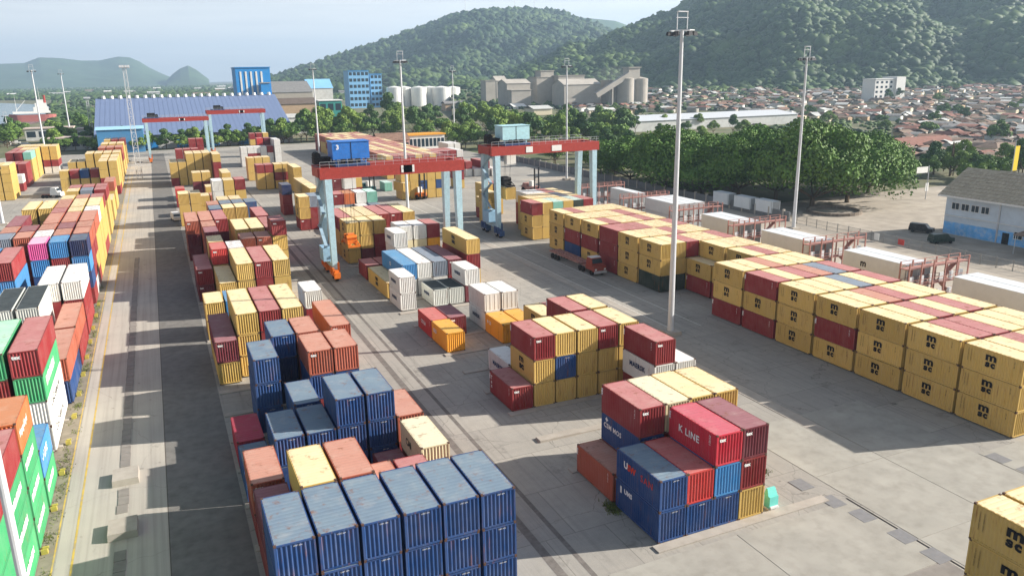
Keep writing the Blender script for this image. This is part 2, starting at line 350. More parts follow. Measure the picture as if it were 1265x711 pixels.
def roof_mb(L, mb=None, mi=0):
    mb = mb or MB(); X = WC/2-.07; n = int(L/.42); y0 = -L/2+.1; per = (L-.2)/n; z = HC-.035; pts = []
    for i in range(n): s = y0+i*per; pts += [(s,z),(s+per*.2,z+.02),(s+per*.65,z+.02),(s+per*.85,z)]
    pts.append((L/2-.1, z)); i0 = len(mb.v)
    for (y_,zz) in pts: mb.v += [(-X,y_,zz),(X,y_,zz)]
    for k in range(len(pts)-1): mb.f.append((i0+2*k, i0+2*k+1, i0+2*k+3, i0+2*k+2)); mb.mi.append(mi)
    return mb
MT_CAST = mat('corner casting', '#5a4238', .7, .3, 8)
LS = {2: 6.058, 4: 12.192}
_cm = {}
def cmesh(L, c, part):
    k = (L, c, part)
    if k in _cm: return _cm[k]
    p = paint(*PAINT[c]); rf = paint(PAINT[c][0], PAINT[c][1], True) if c not in 'W' else MATS.get('soot roof') or mat('soot roof', '#41484a', .8, .2, 1.0, dfac=.15)  # W roof: dark for soot, and on some boxes for painted shadow
    Lm = LS[L]
    if part == 'frame': me = frame_mb(Lm).mesh('container_frame', [p, MT_CAST])
    elif part == 'sl': me = side_mb(Lm, -1).mesh('side_panel', p)
    elif part == 'sr': me = side_mb(Lm, 1).mesh('side_panel', p)
    elif part == 'end': me = end_mb(Lm).mesh('end_panel', p)
    elif part == 'door': me = door_mb(Lm).mesh('door', p)
    elif part == 'roof': me = roof_mb(Lm).mesh('roof_panel', rf)
    else:
        mb = frame_mb(Lm); side_mb(Lm,-1,mb); side_mb(Lm,1,mb); end_mb(Lm,mb); door_mb(Lm,mb); roof_mb(Lm,mb,2); me = mb.mesh('container', [p, MT_CAST, rf])
    _cm[k] = me; return me
# stacks: (block, x_left, y_front, length code, colours from the ground up)
ST = []
def st(block, x, y_, cols, L=2): ST.append((block, x, y_, L, cols))
X1 = lambda r: 3.354+2.642*r
def b1(Y, L, **k):
    for r, c in k.items(): st('B', X1(int(r[1:])), Y, c, L)
b1(42.5,2, r0='bbb', r1='bbb', r2='bbb', r3='bbb', r4='bbb', r5='bbb')
b1(48.8,2, r0='rd', r1='rsy', r2='rrs', r3='rs', r4='rr')
b1(55.6,2, r0='rs', r4='d', r5='sc')
b1(62.4,2, r0='b', r1='bb', r2='bb', r3='bbb', r4='bbb', r5='rs')
b1(69.1,2, r0='m', r2='bb', r4='s')
b1(75.7,2, r1='bbb', r3='rbs', r4='rbs')
b1(82.3,2, r2='nnb', r3='rrs')
b1(91.2,4, r0='yd', r5='rs')
b1(92.6,4, r1='yyy', r2='rrr', r3='yyy')
b1(108.9,2, r0='yy', r1='bB', r5='rw')
b1(119.4,4, r1='yy', r2='yyy', r3='rrr', r4='yyy')
b1(130.0,4, r0='dr')
b1(132.2,2, r1='yyR', r2='yww'); b1(138.8,2, r1='yyy', r3='yrs', r4='rrs', r5='yyyr')
b1(148.2,4, r3='yyy', r4='yyy', r5='rrr'); b1(148.2,2, r1='ddd', r2='y'); b1(154.8,2, r1='rrs')
b1(161.8,4, r0='dds', r1='rrs', r2='ddr', r5='rrr')
b1(175.4,2, r2='bbb', r3='yyy', r4='yyy'); b1(182,2, r2='rrs', r3='bbb', r4='bbb', r5='bbb'); b1(188.6,2, r3='yyy', r4='yyy')
b1(203.3,2, r0='yyy', r1='yyy', r3='bbww', r4='yyyy', r5='yyyr')
b1(216.7,2, r2='yy', r3='rs'); b1(235,2, r3='yy', r0='rR'); b1(244,4, r5='yyy')
b1(249,2, r2='rdy', r3='rdy')
b1(278,4, r5='rrry'); b1(285.2,4, r0='ryy', r1='yyy', r2='yyyy', r3='yyyy', r4='yyyy')
b1(305,2, r1='rrrr', r2='rrrr', r3='rrrr'); b1(318,2, r3='rrrrr', r4='rrrrr')
# left stack
XL = lambda r: -14.2-2.8*r
def bl(Y, L, off=0., **k):
    for r, c in k.items(): st('L', XL(int(r[1:]))+off, Y, c, L)
bl(49.0,2, r0='gggr', r1='rrrr'); bl(55.7,2, r0='gggr'); bl(62.4,2, r0='gggO', r1='rgr'); bl(69.1,2, r0='gB', r1='rw')
bl(80.6,4, -.6, r0='wwgr', r1='wrrg', r2='brrg'); bl(93.2,4, r0='bs'); bl(106.0,4, r0='rs')
bl(107.2,4, -1.0, r1='rwW', r2='rwW')
bl(119.5,4, r0='rrw', r1='rrw')
bl(124.0,4, r3='bBBr', r4='rrrB', r5='rbrr')
bl(137.0,2, r0='rbBn', r1='rbrB', r2='bbBp'); bl(143.6,2, r0='wrrs', r1='rrbs', r2='rrrw', r3='rrrs', r4='bbbG')
bl(150.2,2, r0='ryrs', r1='rrrd', r2='yyrs', r3='rrrd', r4='rrrs')
bl(156.8,4, r0='yyys', r1='yrrs', r2='rrrs', r4='rrrd'); bl(169.5,2, r0='yyyw', r1='yyyy', r2='yyyr')
bl(176.1,4, r0='ryyy', r1='yyyy', r2='yyys', r3='yyyy', r4='yyyy'); bl(188.7,2, r0='yyyr', r1='yyys', r2='yyyy')
bl(201.5,2, r0='yyyr', r1='yyyG', r2='yyyy'); bl(208.2,2, r0='yyyr', r1='yyyr', r2='yyyr')
bl(221.7,4, r0='yy'); bl(240,4, r0='yys')
bl(274.3,4, r0='ryyy', r1='yryyy'[:4]); bl(277,2, r2='yyr', r3='ryb', r4='yyr', r5='yyy')
bl(288,4, r0='yyyy', r1='yyyy'); bl(306,4, r0='yyyy', r1='yyyy', r2='yyyy', r3='yyyy', r4='yyy', r5='yyy')
bl(330,4, r0='yyrs', r1='yyrs', r2='yyys'); bl(350,4, r0='yyyy', r1='yyyy', r2='yyyy'); bl(375,4, r0='yyyr', r1='yyyr', r2='yyyy')
# far left block
for i,(y_,L,a,b_,c) in enumerate(((277,4,'yyyy','yyyy','ryyy'),(298,2,'rw','yr','rr'),(310,4,'rrr','wrr','www'),(326,4,'yyyt','rrrr','rrrr'),(340,4,'yyyy','rrry','rrrr'),(356,4,'rryy','rrry','yyyy'))):
    for k,cc in enumerate((a,b_,c)): st('F', -43.4-2.7*k, y_, cc, L)
for k in range(2): st('F', -37.8-2.7*k, 352, 'wryy', 4)
# centre stack
XC = lambda r: 30.74+2.61*r
def bc(Y, L, **k):
    for r, c in k.items(): st('C', XC(float(r[1:].replace('_','.').replace('m','-'))), Y, c, L)
bc(69.3,2, r0='r', r1='yyr', r2='yby', r3='yyy', r4='yyr', r5='yyy')
bc(62.4,2, r5='rwr', r6='rw')
bc(75.9,2, r1='w', r4='yyr', r5='yyy')
bc(82.6,2, r4='yy', r5='yr'); bc(89.4,2, r0='o', r3='o', r4='o')
bc(95.6,2, r0='R', r1='d', r3='ww', r4='ww')
bc(110.0,2, r0='ww', r2='W', r3='W', r4='dw')  # the dark roofs in this row are shadow painted into the roof colour
bc(117.6,4, r0='y', r1='wB', r2='ww', r3='wG', r4='rd'); bc(119.6,4, r5_55='yry')
bc(130.6,2, r0='r', r1='r', r2='cww'); bc(136.0,2, r3='wcw', r4='ccw', r5='cor')
bc(144.7,2, r0='yyy', r1='dyy', r2='rry'); bc(151.3,4, r0='yyr', r1='yyy', r2='yyy', r3='rrr', r4='rrr', r5='rry')
bc(172.3,4, r4='rw', r5_2='rb'); bc(164,2, r3='rr')
bc(183.3,2, rm0_9='ryy', r0_05='rrG', r1='Gww', r2_2='rwr', r3_15='rGO', r4_25='rww', r5_25='rgt')
bc(196.4,4, r1='yyy'); bc(209,4, r1='yyy'); bc(207,2, rm1='rrn')
bc(211.5,2, r4_4='ddd', r5_4='ddd', r6_5='rry')
bc(247,4, r2_6='yyy'); bc(260,2, rm1='yyr', r0='yyr', r1_1='yry', r2_1='yry')
bc(286,2, rm1='yyy', r0='yyy', r1='yyy')
bc(333,2, r0='www', r1='wrw', r1_95='wrw', r2_9='www', r3_9='wwr'); bc(331,4, r4_95='wwww')
bc(342,2, r2_9='wyrR', r4='wyrd'); bc(375,2, r3_2='rryr', r4_3='rryr', r5_4='rryy')
# blocks north-east of the gantries, seen over the girder
st('N', 84.6, 230, 'yrn', 2)
for i in range(5):
    st('N', 62.5+2.6*i, 216, ('yyy','yyy','yby','yyy','yby')[i], 2)
st('N', 62.9, 236, 't', 2)
xe = 71.5
for j in range(10):
    for r in range(8):
        cc = random.choice(['yyy','yry','ryr','yys','rrs','yyr','ryy','rys'])
        st('E', xe+2.62*r, 264+13.1*j, cc, 4)
for r in range(4): st('E', xe+2.62*(8+r), 272, ('rrr','rrr','ryr','rrw')[r], 4)
st('E', 107.0, 300, 'rrw', 4); st('E', 109.8, 300, 'rrw', 4)
for r,c in enumerate(('wr','w','wr','w')): st('E', 97.5+2.9*r, 256-r, c, 4)
# right stack
XR = lambda r: 71.0+2.48*r
def br(Y, *cols, L=2, r0=0):
    for r, c in enumerate(cols):
        if c: st('R', XR(r+r0), Y, c, L)
br(42.5,'yyy','yyy','yyr','yyy','yyr','yyy'); br(48.9,'yyy','yyr','yyr','yyy','yyy','yyy')
br(55.4,'yyy','yyy','yyr','yyy','yyr','yyy'); br(61.9,'yry','yyy','yys','yyr','yyy','yyy')
br(68.4,'yyy','yyy','yyy','yyG','yyy','yyr'); br(74.9,'ryr','yyy','yyr','yys','yyG','yyr')
br(81.4,'ryy','yyy','yys','yyy','yyy','yyy')
br(87.9,None,None,'ry','yyy','yyr','yyy'); br(94.4,None,None,'ry','yyy','yyy','yyy')
br(100.7,'kyy','kyy','yyr','yyy','yyy','yyr'); br(107.3,'yyy','yyy','yyy','yyr','yyy','yyy')
br(113.7,'rrr','yyr','yyr','yyy','yyy','yyr'); br(120.4,'yry','yyr','yyy','yyy','yyr','yyy')
br(127.0,'bry','yyy','yyy','yyy','yyr','yyy'); br(133.6,'yyy','yyr','yyy','yyy','yyy','yyy')
br(147.6,'yyr','yyy','yyt','yyy','kkk','rrr'); br(154.3,None,'yyy','yyy','yyy','yyn','yyy'); br(161,None,None,'rrw','yyw','ryr','yyy')
st('R', 68.9, 166.6, 'yyy', 2); st('R', 73.5, 180.6, 'ryy', 2); st('R', 76.2, 180.6, 'yyr', 2); st('R', 71.0, 174, 'ry', 2)
# near right pair
st('Z', 44.25, 22.05, 'yyy', 2); st('Z', 46.9, 22.05, 'yyy', 2)
# block of mixed containers right of centre
XA = lambda r: 30.74+2.51*r
for r, c in enumerate(('bb','bR','bBK','yrd')): st('A', XA(r), 42.64, c)
for r, c in enumerate(('s','rbr','rrc','yyy','yyy')): st('A', XA(r), 49.24, c)
# flatten to boxes and measure how much each shows
BX = []
for si, (blk, x, y_, L, cols) in enumerate(ST):
    for k, c in enumerate(cols):
        BX.append(dict(si=si, blk=blk, x=x, y=y_, L=L, c=c, k=k, n=len(cols), z=.12+k*(HC+.012)))
Wd, Hd = 640, 360
zb = np.full((Hd, Wd), 1e9); ib = np.full((Hd, Wd), -1, int); fs = Wd/IW
for bi, b_ in enumerate(BX):
    x0, x1, y0, y1, z0, z1 = b_['x'], b_['x']+WC, b_['y'], b_['y']+LS[b_['L']], b_['z'], b_['z']+HC
    for q in (((x0,y0,z1),(x1,y0,z1),(x1,y1,z1),(x0,y1,z1)), ((x0,y0,z0),(x1,y0,z0),(x1,y0,z1),(x0,y0,z1)),
              (((x0,y0,z0),(x0,y1,z0),(x0,y1,z1),(x0,y0,z1)) if x0 > 0 else ((x1,y0,z0),(x1,y1,z0),(x1,y1,z1),(x1,y0,z1)))):
        P = [pj(p) for p in q]
        if min(p[2] for p in P) < 1: continue
        X = np.array([p[0]*fs for p in P]); Y = np.array([p[1]*fs for p in P]); zi = np.array([1/p[2] for p in P])
        a0, a1, c0, c1 = int(max(0, X.min())), int(min(Wd-1, X.max()+1)), int(max(0, Y.min())), int(min(Hd-1, Y.max()+1))
        if a0 >= a1 or c0 >= c1: continue
        gx, gy = np.meshgrid(np.arange(a0, a1)+.5, np.arange(c0, c1)+.5)
        ar = sum(X[i]*Y[(i+1)%4]-X[(i+1)%4]*Y[i] for i in range(4)); sg = 1 if ar > 0 else -1
        ins = np.ones(gx.shape, bool)
        for i in range(4):
            j = (i+1) % 4; ins &= sg*((X[j]-X[i])*(gy-Y[i])-(Y[j]-Y[i])*(gx-X[i])) >= 0
        A = np.c_[X[:3], Y[:3], np.ones(3)]
        if abs(np.linalg.det(A)) < 1e-6: continue
        co = np.linalg.solve(A, zi[:3]); dd = 1/np.maximum(co[0]*gx+co[1]*gy+co[2], 1e-9)
        sub = zb[c0:c1, a0:a1]; m_ = ins & (dd < sub); sub[m_] = dd[m_]; ib[c0:c1, a0:a1][m_] = bi
cnt = np.bincount(ib[ib >= 0], minlength=len(BX))*(1024/Wd)**2
for bi, b_ in enumerate(BX): b_['vis'] = cnt[bi]
order = sorted(range(len(BX)), key=lambda i: -BX[i]['vis'])
single = set(i for i in order[:298] if BX[i]['vis'] > 0)
BN = {'A':'mixed stack right of centre','B':'long stack left of centre','L':'tall left edge stack','F':'small far left stack','C':'middle stack','N':'far stack behind gantries',
      'E':'far red field','R':'long yellow right stack','Z':'nearest right corner stack'}
ORD = ['first','second','third','fourth','fifth','sixth','seventh','eighth','ninth','tenth','eleventh','twelfth','thirteenth','fourteenth','fifteenth','sixteenth','seventeenth','eighteenth','nineteenth','twentieth']
ORD += [t+'-'+o for t in ('twenty','thirty','forty') for o in ORD[:9]]
rows = {}; xs = {}
for blk in BN:
    ys = sorted(set(s[2] for s in ST if s[0] == blk)); rows[blk] = {v: i for i, v in enumerate(ys)}
for s in ST: xs.setdefault((s[0], s[2]), set()).add(s[1])
def label_of(b_):
    col = PAINT[b_['c']][0]; ln = 'long' if b_['L'] == 4 else 'short'
    xi = sorted(xs[(b_['blk'], b_['y'])]).index(b_['x']); ri = rows[b_['blk']][b_['y']]
    tier = 'top' if b_['k'] == b_['n']-1 else ('ground' if b_['k'] == 0 else ORD[b_['k']])
    if b_['n'] == 1: tier = 'only'
    return f"{col} container, {tier} tier, {ORD[xi]} across, {ORD[ri]} row back, {BN[b_['blk']]}"
mt_txw = mat('white lettering', '#e6e4de', .6, .03, dfac=.1); mt_txk = mat('black lettering', '#16161a', .6, .03, dfac=.05); mt_txb = mat('blue lettering', '#2b3a5c', .6, .03, dfac=.05)
mt_txr = mat('red lettering', '#c8402f', .6, .03, dfac=.1)
RL, RF, RR_ = (R(90),0,R(-90)), (R(90),0,0), (R(90),0,R(90))
def find(blk, x, y_, k):
    for i, b_ in enumerate(BX):
        if b_['blk'] == blk and abs(b_['x']-x) < .3 and abs(b_['y']-y_) < .6 and b_['k'] == k: return i
LB = {}
def setlab(blk, x, y_, k, s):
    i = find(blk, x, y_, k)
    if i is not None: LB[i] = s
cont = {}
def place(i):
    b_ = BX[i]; L, c = b_['L'], b_['c']; cx, cy = b_['x']+WC/2, b_['y']+LS[L]/2
    jx, jy = random.uniform(-.03,.03), random.uniform(-.05,.05); rz = random.uniform(-.003,.003)
    full = b_['vis'] > 160; flip = full and L == 2 and b_['blk'] in 'BC' and c in 'srdw' and i not in LB and b_['y'] > 70 and random.random() < .25
    if flip: rz += math.pi
    r_ = link('shipping_container', cmesh(L, c, 'frame' if full else 'all'), None, (cx+jx, cy+jy, b_['z']), (0,0,rz))
    tag(r_, LB.get(i) or label_of(b_), 'container', 'shipping containers stacked in the yard')
    if full:
        link('side_panel', cmesh(L,c,'sl'), r_); link('side_panel', cmesh(L,c,'sr'), r_); link('end_panel', cmesh(L,c,'end'), r_)
        link('roof_panel', cmesh(L,c,'roof'), r_); link('door', cmesh(L,c,'door'), r_)
    cont[i] = r_; Lm = LS[L]
    if full and c == 'y' and b_['blk'] in 'RZ':
        xo, sz = -WC/2-.006, .95
        dy = random.uniform(-.08,.08); text(r_, 'm', 1.35, mt_txk, (xo, .75+dy, 2.12), RL, .06, fit=(1.08,.62)); text(r_, 's', .80, mt_txk, (xo, .73+dy, 1.38), RL, .05, fit=(.48,.54)); text(r_, 'c', .80, mt_txk, (xo, .18+dy, 1.38), RL, .05, fit=(.46,.54))
        for q in (2.45, 2.15): text(r_, 'CONTAINER LEASING', .13, mt_txk, (xo, q, 2.2), (R(90), R(90), R(-90)))
        text(r_, '22G1 482', .16, mt_txk, (xo, -2.2, 2.2), (R(90), R(90), R(-90)))
    elif full and c == 'y' and b_['blk'] == 'C' and b_['x'] < 48:
        text(r_, 'm', 1.35, mt_txk, (-WC/2-.006, .7, 2.12), RL, .06, fit=(1.08,.62)); text(r_, 'sc', .80, mt_txk, (-WC/2-.006, .7, 1.30), RL, .05, fit=(1.2,.62))
    elif flip: pass
    elif full and c in 'rdsRK' and random.random() < .75:
        if b_['blk'] in 'BCA': text(r_, 'tex', .42, mt_txw, (-.95, -Lm/2-.006, HC-.25), RF, .02)
        if b_['x'] > 0: 
            text(r_, 'tex', .5, mt_txw, (-WC/2-.008, Lm/2-.35, HC-.3), (R(90), R(90), R(-90)), .015); text(r_, '457 203 4', .2, mt_txw, (-WC/2-.008, -Lm/2+.7, HC-.3), (R(90), R(90), R(-90)))
    elif full and c in 'ygoG' and b_['x'] > 0: text(r_, 'LEASE 21706 3', .12, mt_txk, (-.2, -Lm/2-.006, HC-.2), RF)
    elif full and c in 'b':
        text(r_, 'UNIT 604', .13, mt_txw, (-.1, -Lm/2-.006, HC-.2), RF)
setlab('A', XA(2), 42.64, 2, 'crimson container with white K LINE lettering, top tier of the mixed block right of centre')
setlab('A', XA(0), 42.64, 1, 'faded blue container with a white and red logo, above the front left corner block container')
setlab('A', XA(1), 49.24, 1, 'navy container with white CSM MOS lettering under a red one')
setlab('C', XC(5), 62.4, 1, 'white container with MAERSK lettering below a red one, beside the tall central lamp')
setlab('C', XC(1), 75.9, 0, 'white container with MAERSK lettering alone on the ground tier behind the red one')
setlab('L', XL(0), 62.4, 3, 'orange container with white lettering on top of three green ones at the left edge')
setlab('L', XL(0)-.6, 80.6, 3, 'maroon container with white tex mark on top of the green and white left stack')
for i in sorted(single): place(i)
def cfind(blk, x, y_, k):
    i = find(blk, x, y_, k); return cont.get(i)
def lab(blk, x, y_, k, *a):
    o = cfind(blk, x, y_, k)
    if not o: return
    if a[0] == 'm\nsc':
        x0, y0, z0 = a[3]; text(o, 'm', 1.35, mt_txk, (x0, y0, z0), RL, .06, fit=(1.08,.62)); text(o, 'sc', .80, mt_txk, (x0, y0, z0-.82), RL, .05, fit=(1.2,.62))
    else: text(o, *a)
XW = -WC/2-.01
lab('A', XA(2), 42.64, 2, 'K LINE', .82, mt_txw, (XW, 1.75, 1.7), RL, .02, 1.12)
lab('A', XA(2), 42.64, 2, 'KLTU 102 7', .16, mt_txw, (XW, -2.2, 2.3), (R(90),R(90),R(-90)))
lab('A', XA(1), 49.24, 1, 'CSM MOS', .62, mt_txw, (XW, 2.6, 1.9), RL, .02, 1.1)
lab('A', XA(1), 49.24, 1, '✦', .6, mt_txw, (XW, 2.4, 2.45), RL, .02)
lab('A', XA(0), 42.64, 1, 'U', .8, mt_txw, (XW, 1.95, 2.05), RL, .03)
lab('A', XA(0), 42.64, 1, 'SW', .75, mt_txr, (XW, 1.4, 2.0), RL, .04)
lab('A', XA(0), 42.64, 1, 'SAN', .8, mt_txr, (XW, -.4, 2.0), RL, .005, 1.2)
lab('A', XA(0), 42.64, 0, '▮ UMS', .55, mt_txw, (XW, 2.55, 2.2), RL, .03, 1.1)
lab('C', XC(5), 62.4, 1, 'MAERSK', .75, mt_txb, (XW, 1.7, 1.85), RL, .03, 1.1)
lab('C', XC(1), 75.9, 0, 'MAERSK', .75, mt_txb, (XW, 1.7, 1.7), RL, .03, 1.1)
for a in ((3,95.6,0),(3,95.6,1),(0,110.0,0),(0,110.0,1),(4,110.0,1),(2,110.0,0),(2,130.6,2)):
    lab('C', XC(a[0]), a[1], a[2], 'MAERSK', .7, mt_txb, (XW, 1.7, 1.7), RL, .03, 1.05)
lab('C', XC(0), 95.6, 0, 'CCQA', .7, mt_txw, (XW, 1.6, 1.7), RL, .02, 1.05)
lab('C', XC(0), 89.4, 0, 'GLD', .7, mt_txw, (XW, 2.4, 1.9), RL, .03); lab('C', XC(3), 89.4, 0, '✚ KFC'[:1]+' CS', .6, mt_txw, (XW, 2.4, 1.9), RL, .03)
lab('C', XC(0), 69.3, 0, 'T\ne\nx', .62, mt_txw, (XW, 2.7, 2.2), RL, .02, 1, 'LEFT', .8)
lab('C', XC(0), 117.6, 0, 'm\nsc', 1.0, mt_txk, (XW, 1.2, 2.1), RL, .03, 1, 'LEFT', .6)
lab('C', XC(5.55), 119.6, 2, 'm\nsc', 1.1, mt_txk, (XW, 1.2, 2.2), RL, .03, 1, 'LEFT', .6)
lab('C', XC(1), 117.6, 1, 'CS', .8, mt_txw, (XW, 1.4, 1.8), RL, .02)
lab('B', X1(5), 55.6, 1, 'CAI', .9, mt_txk, (XW, 1.4, 1.8), RL, .02)
XE = WC/2+.01
for k in (0,1,2): lab('L', XL(0), 62.4, k, 'EVERGREEN', .72, mt_txw, (XE, -2.55, 1.75), RR_, .05, 1.05)
for k in (0,1,2): lab('L', XL(0), 55.7, k, 'EVERGREEN', .72, mt_txw, (XE, -2.55, 1.75), RR_, .05, 1.05)
lab('L', XL(0), 69.1, 0, 'EVERGREEN', .72, mt_txw, (XE, -2.55, 1.75), RR_, .05, 1.05)
lab('L', XL(0), 69.1, 1, '✓ LINE', .95, mt_txw, (XE, -2.4, 1.95), RR_, .03)
lab('L', XL(0), 62.4, 3, 'Hapag-Lloyd', .7, mt_txw, (XE, -2.4, 1.8), RR_, .03)
lab('L', XL(0)-.6, 80.6, 2, 'EVERGREEN', 1.15, mt_txw, (XE, -4.6, 2.0), RR_, .07, 1.1)
for k in (0,1): lab('L', XL(0)-.6, 80.6, k, 'CoCothene', 1.1, mt_txk, (XE, -3.8, 1.95), RR_, .01, 1.35)
lab('L', XL(0)-.6, 80.6, 3, 'tex', .5, mt_txw, (-.95, -6.1, HC-.3), RF, .03)
# everything smaller or hidden: one joined mass per colour set
tmpl = {}
def cheap(L):
    if L not in tmpl:
        mb = MB(); Lm = LS[L]; X, Y = WC/2, Lm/2
        mb.quad((-X,-Y,HC),(X,-Y,HC),(X,Y,HC),(-X,Y,HC),1)
        for a, b_ in (((-X,-Y),(X,-Y)),((X,-Y),(X,Y)),((X,Y),(-X,Y)),((-X,Y),(-X,-Y))):
            mb.quad((*a,0),(*b_,0),(*b_,HC),(*a,HC),0)
        mb.quad((-X,-Y,0),(-X,Y,0),(X,Y,0),(X,-Y,0),0)
        tmpl[L] = (np.array(mb.v), np.array(mb.f), np.array(mb.mi))
    return tmpl[L]
V=[];Fc=[];Mi=[];ms=[];mk={};off=0
for i, b_ in enumerate(BX):
    if i in single: continue
    v, f, mi = cheap(b_['L']); c = b_['c']
    if c not in mk: mk[c] = len(ms); ms += [paint(*PAINT[c]), paint(PAINT[c][0], PAINT[c][1], True)]
    V.append(v*[.985,.995,.985]+[b_['x']+WC/2, b_['y']+LS[b_['L']]/2, b_['z']]); Fc.append(f+off); Mi.append(mi+mk[c]); off += len(v)
o = link('container_stacks', npmesh('container_stacks', np.concatenate(V), np.concatenate(Fc), ms, mi=np.concatenate(Mi)))
tag(o, 'remaining red, yellow and blue containers in the rear and inner parts of the stacks', 'containers', kind='stuff')
# ------------------------------------------------------------------ gantry cranes
mt_red = mat('crane red', '#a04038', .55, .1, 1.5, dirt=srgb('#5a2a22'), dfac=.4); mt_pale = mat('crane pale blue', '#a9c6cf', .5, .08, 1.2, dirt=srgb('#6d6a60'), dfac=.3)
mt_cblue = mat('machinery blue', '#2d6fbb', .5, .12, 1.5, dfac=.3); mt_orange = mat('machine orange', '#d9701c', .5, .12, 2, dfac=.35); mt_dblue = mat('bogie blue', '#35507c', .6, .15, 2, dfac=.4)
def wheel_mesh(r, w_):
    mb = MB(); mb.bar((-w_/2,0,0),(w_/2,0,0), r, 16); return mb.mesh('tyre', mt_black)
W_T = wheel_mesh(.75,.55); W_H = MB().bar((-.3,0,0),(.3,0,0),.36,10).mesh('rim', mt_steel)
def gantry(x0, x1, Y, wb, label, bog, house, z0=17.6, z1=19.5, sign=True, spread=None, simple=False, cabx=None):
    g_ = empty('gantry_crane', (x0, Y, 0), label=label, cat='crane', group='rubber-tyred gantry cranes over the stacks')
    w_ = x1-x0; hy = wb/2
    for sy in (-1, 1):
        MB().box(-1.3, w_+1.3, sy*hy*.86-.55, sy*hy*.86+.55, z0, z1).obj('girder', mt_red, g_)
        rl = MB()
        for t in np.arange(-1.2, w_+1.2, 1.6): rl.bar((t, sy*(hy*.86+.5), z1), (t, sy*(hy*.86+.5), z1+1.05), .03, 4)
        rl.beam((-1.2, sy*(hy*.86+.5), z1+1.05), (w_+1.2, sy*(hy*.86+.5), z1+1.05), .05, .05); rl.beam((-1.2, sy*(hy*.86+.5), z1+.55), (w_+1.2, sy*(hy*.86+.5), z1+.55), .04, .04)
        rl.obj('handrail', mt_steel, g_)
        for xx in (0, w_):
            a = sy*hy; MB().hexa([(xx-.45,a-.5,1.9),(xx+.45,a-.5,1.9),(xx+.45,a+.5,1.9),(xx-.45,a+.5,1.9),
                (xx-.6,sy*hy*.86-.8,z0-.01),(xx+.6,sy*hy*.86-.8,z0-.01),(xx+.6,sy*hy*.86+.8,z0-.01),(xx-.6,sy*hy*.86+.8,z0-.01)]).obj('leg', mt_pale, g_)
    for xx in (-1.0, w_+1.0): MB().box(xx-.45, xx+.45, -hy*.86+.56, hy*.86-.56, z0+.2, z1-.1).obj('cross_beam', mt_red, g_)
    for xx in (0, w_):
        MB().box(xx-.4, xx+.4, -hy+.51, hy-.51, 2.0, 2.9).obj('sill_beam', mt_pale, g_)
        for sy in (-1,1):
            b_ = MB(); b_.box(xx-.35, xx+.35, sy*hy-1.5, sy*hy+1.5, 1.2, 1.89); b_.hexa([(xx-.5,sy*hy-.5,.9),(xx+.5,sy*hy-.5,.9),(xx+.5,sy*hy+.5,.9),(xx-.5,sy*hy+.5,.9),(xx-.4,sy*hy-.4,1.19),(xx+.4,sy*hy-.4,1.19),(xx+.4,sy*hy+.4,1.19),(xx-.4,sy*hy+.4,1.19)])
            b_.box(xx-.55, xx+.55, sy*hy-1.9, sy*hy-1.5, .5, 1.6); b_.box(xx-.62, xx-.36, sy*hy-1.3, sy*hy+1.3, .9, 2.3); b_.box(xx+.36, xx+.75, sy*hy-.5, sy*hy+1.1, 1.5, 3.1); b_.bar((xx-.9,sy*hy,1.7),(xx-.4,sy*hy,1.7),.38,10); b_.box(xx-.3,xx+.3,sy*hy-.3,sy*hy+.3,2.95,4.2) if not simple else None; bb = b_.obj('bogie', bog, g_)
            for q in (-.95,.95): link('wheel', W_T, g_, (xx, sy*hy+q, .75)); link('rim', W_H, g_.children[-1] if False else bb, (xx, sy*hy+q, .75))
    # ladder and cable on the left leg
    ld = MB()
    for q in (-.25,.25): ld.bar((-.75, hy+q-.2, 2.6), (-.85, hy*.86+q, z0), .035, 4)
    for z in np.arange(2.8, z0, .45): ld.bar((-.78, hy-.42, z), (-.78, hy+.05, z), .025, 4)
    ld.obj('ladder', mt_steel, g_)
    if not simple:
        st_ = MB()
        for k in range(5):
            zz = 3.0+k*2.9; s_ = 1 if k % 2 else -1
            st_.beam((-.95, -s_*(hy-1.4), zz), (-.95, s_*(hy-1.4), zz+2.9), .55, .12); st_.box(-1.3, -.6, s_*(hy-1.4)-.5, s_*(hy-1.4)+.5, zz+2.8, zz+2.9)
        st_.obj('stairway', mat('stair grey blue', '#8fa6b4', .5, .1), g_)
        MB().box(-1.5, .9, -1.9, 1.5, 3.0, 5.4).obj('generator_housing', mat('generator pale blue','#8fb4cc',.5,.1) , g_)
    # trolley
    cx = cabx if cabx is not None else 3.5
    tr = MB(); tr.box(cx-3, cx+3, -hy*.86, hy*.86, z1+.02, z1+.45); t_ = tr.obj('trolley', mt_dblue, g_)
    if not simple:
        m_ = MB(); m_.box(cx-3.2, cx+3.2, -hy*.62, hy*.5, z1+1.2, z1+4.1); m_.box(cx-3.35, cx+3.35, -hy*.62-.12, hy*.5+.12, z1+4.11, z1+4.2)
        for a in (-2.6,-.9,.9,2.6):
            m_.box(cx+a-.12, cx+a+.12, -hy*.5, -hy*.5+.24, z1+.46, z1+1.19); m_.box(cx+a-.12, cx+a+.12, hy*.35, hy*.35+.24, z1+.46, z1+1.19)
        hs = m_.obj('machinery_house', house, g_)
        MB().box(cx-.06, cx+.06, -hy*.62-.03, -hy*.62-.005, z1+1.25, z1+4.05).obj('door_seam', mt_black, g_)
        w2 = MB()
        for a in (-1.9,-.6,.7): w2.bar((cx+a, -hy*.7, z1+.9), (cx+a+.7, -hy*.7, z1+.9), .38, 8)
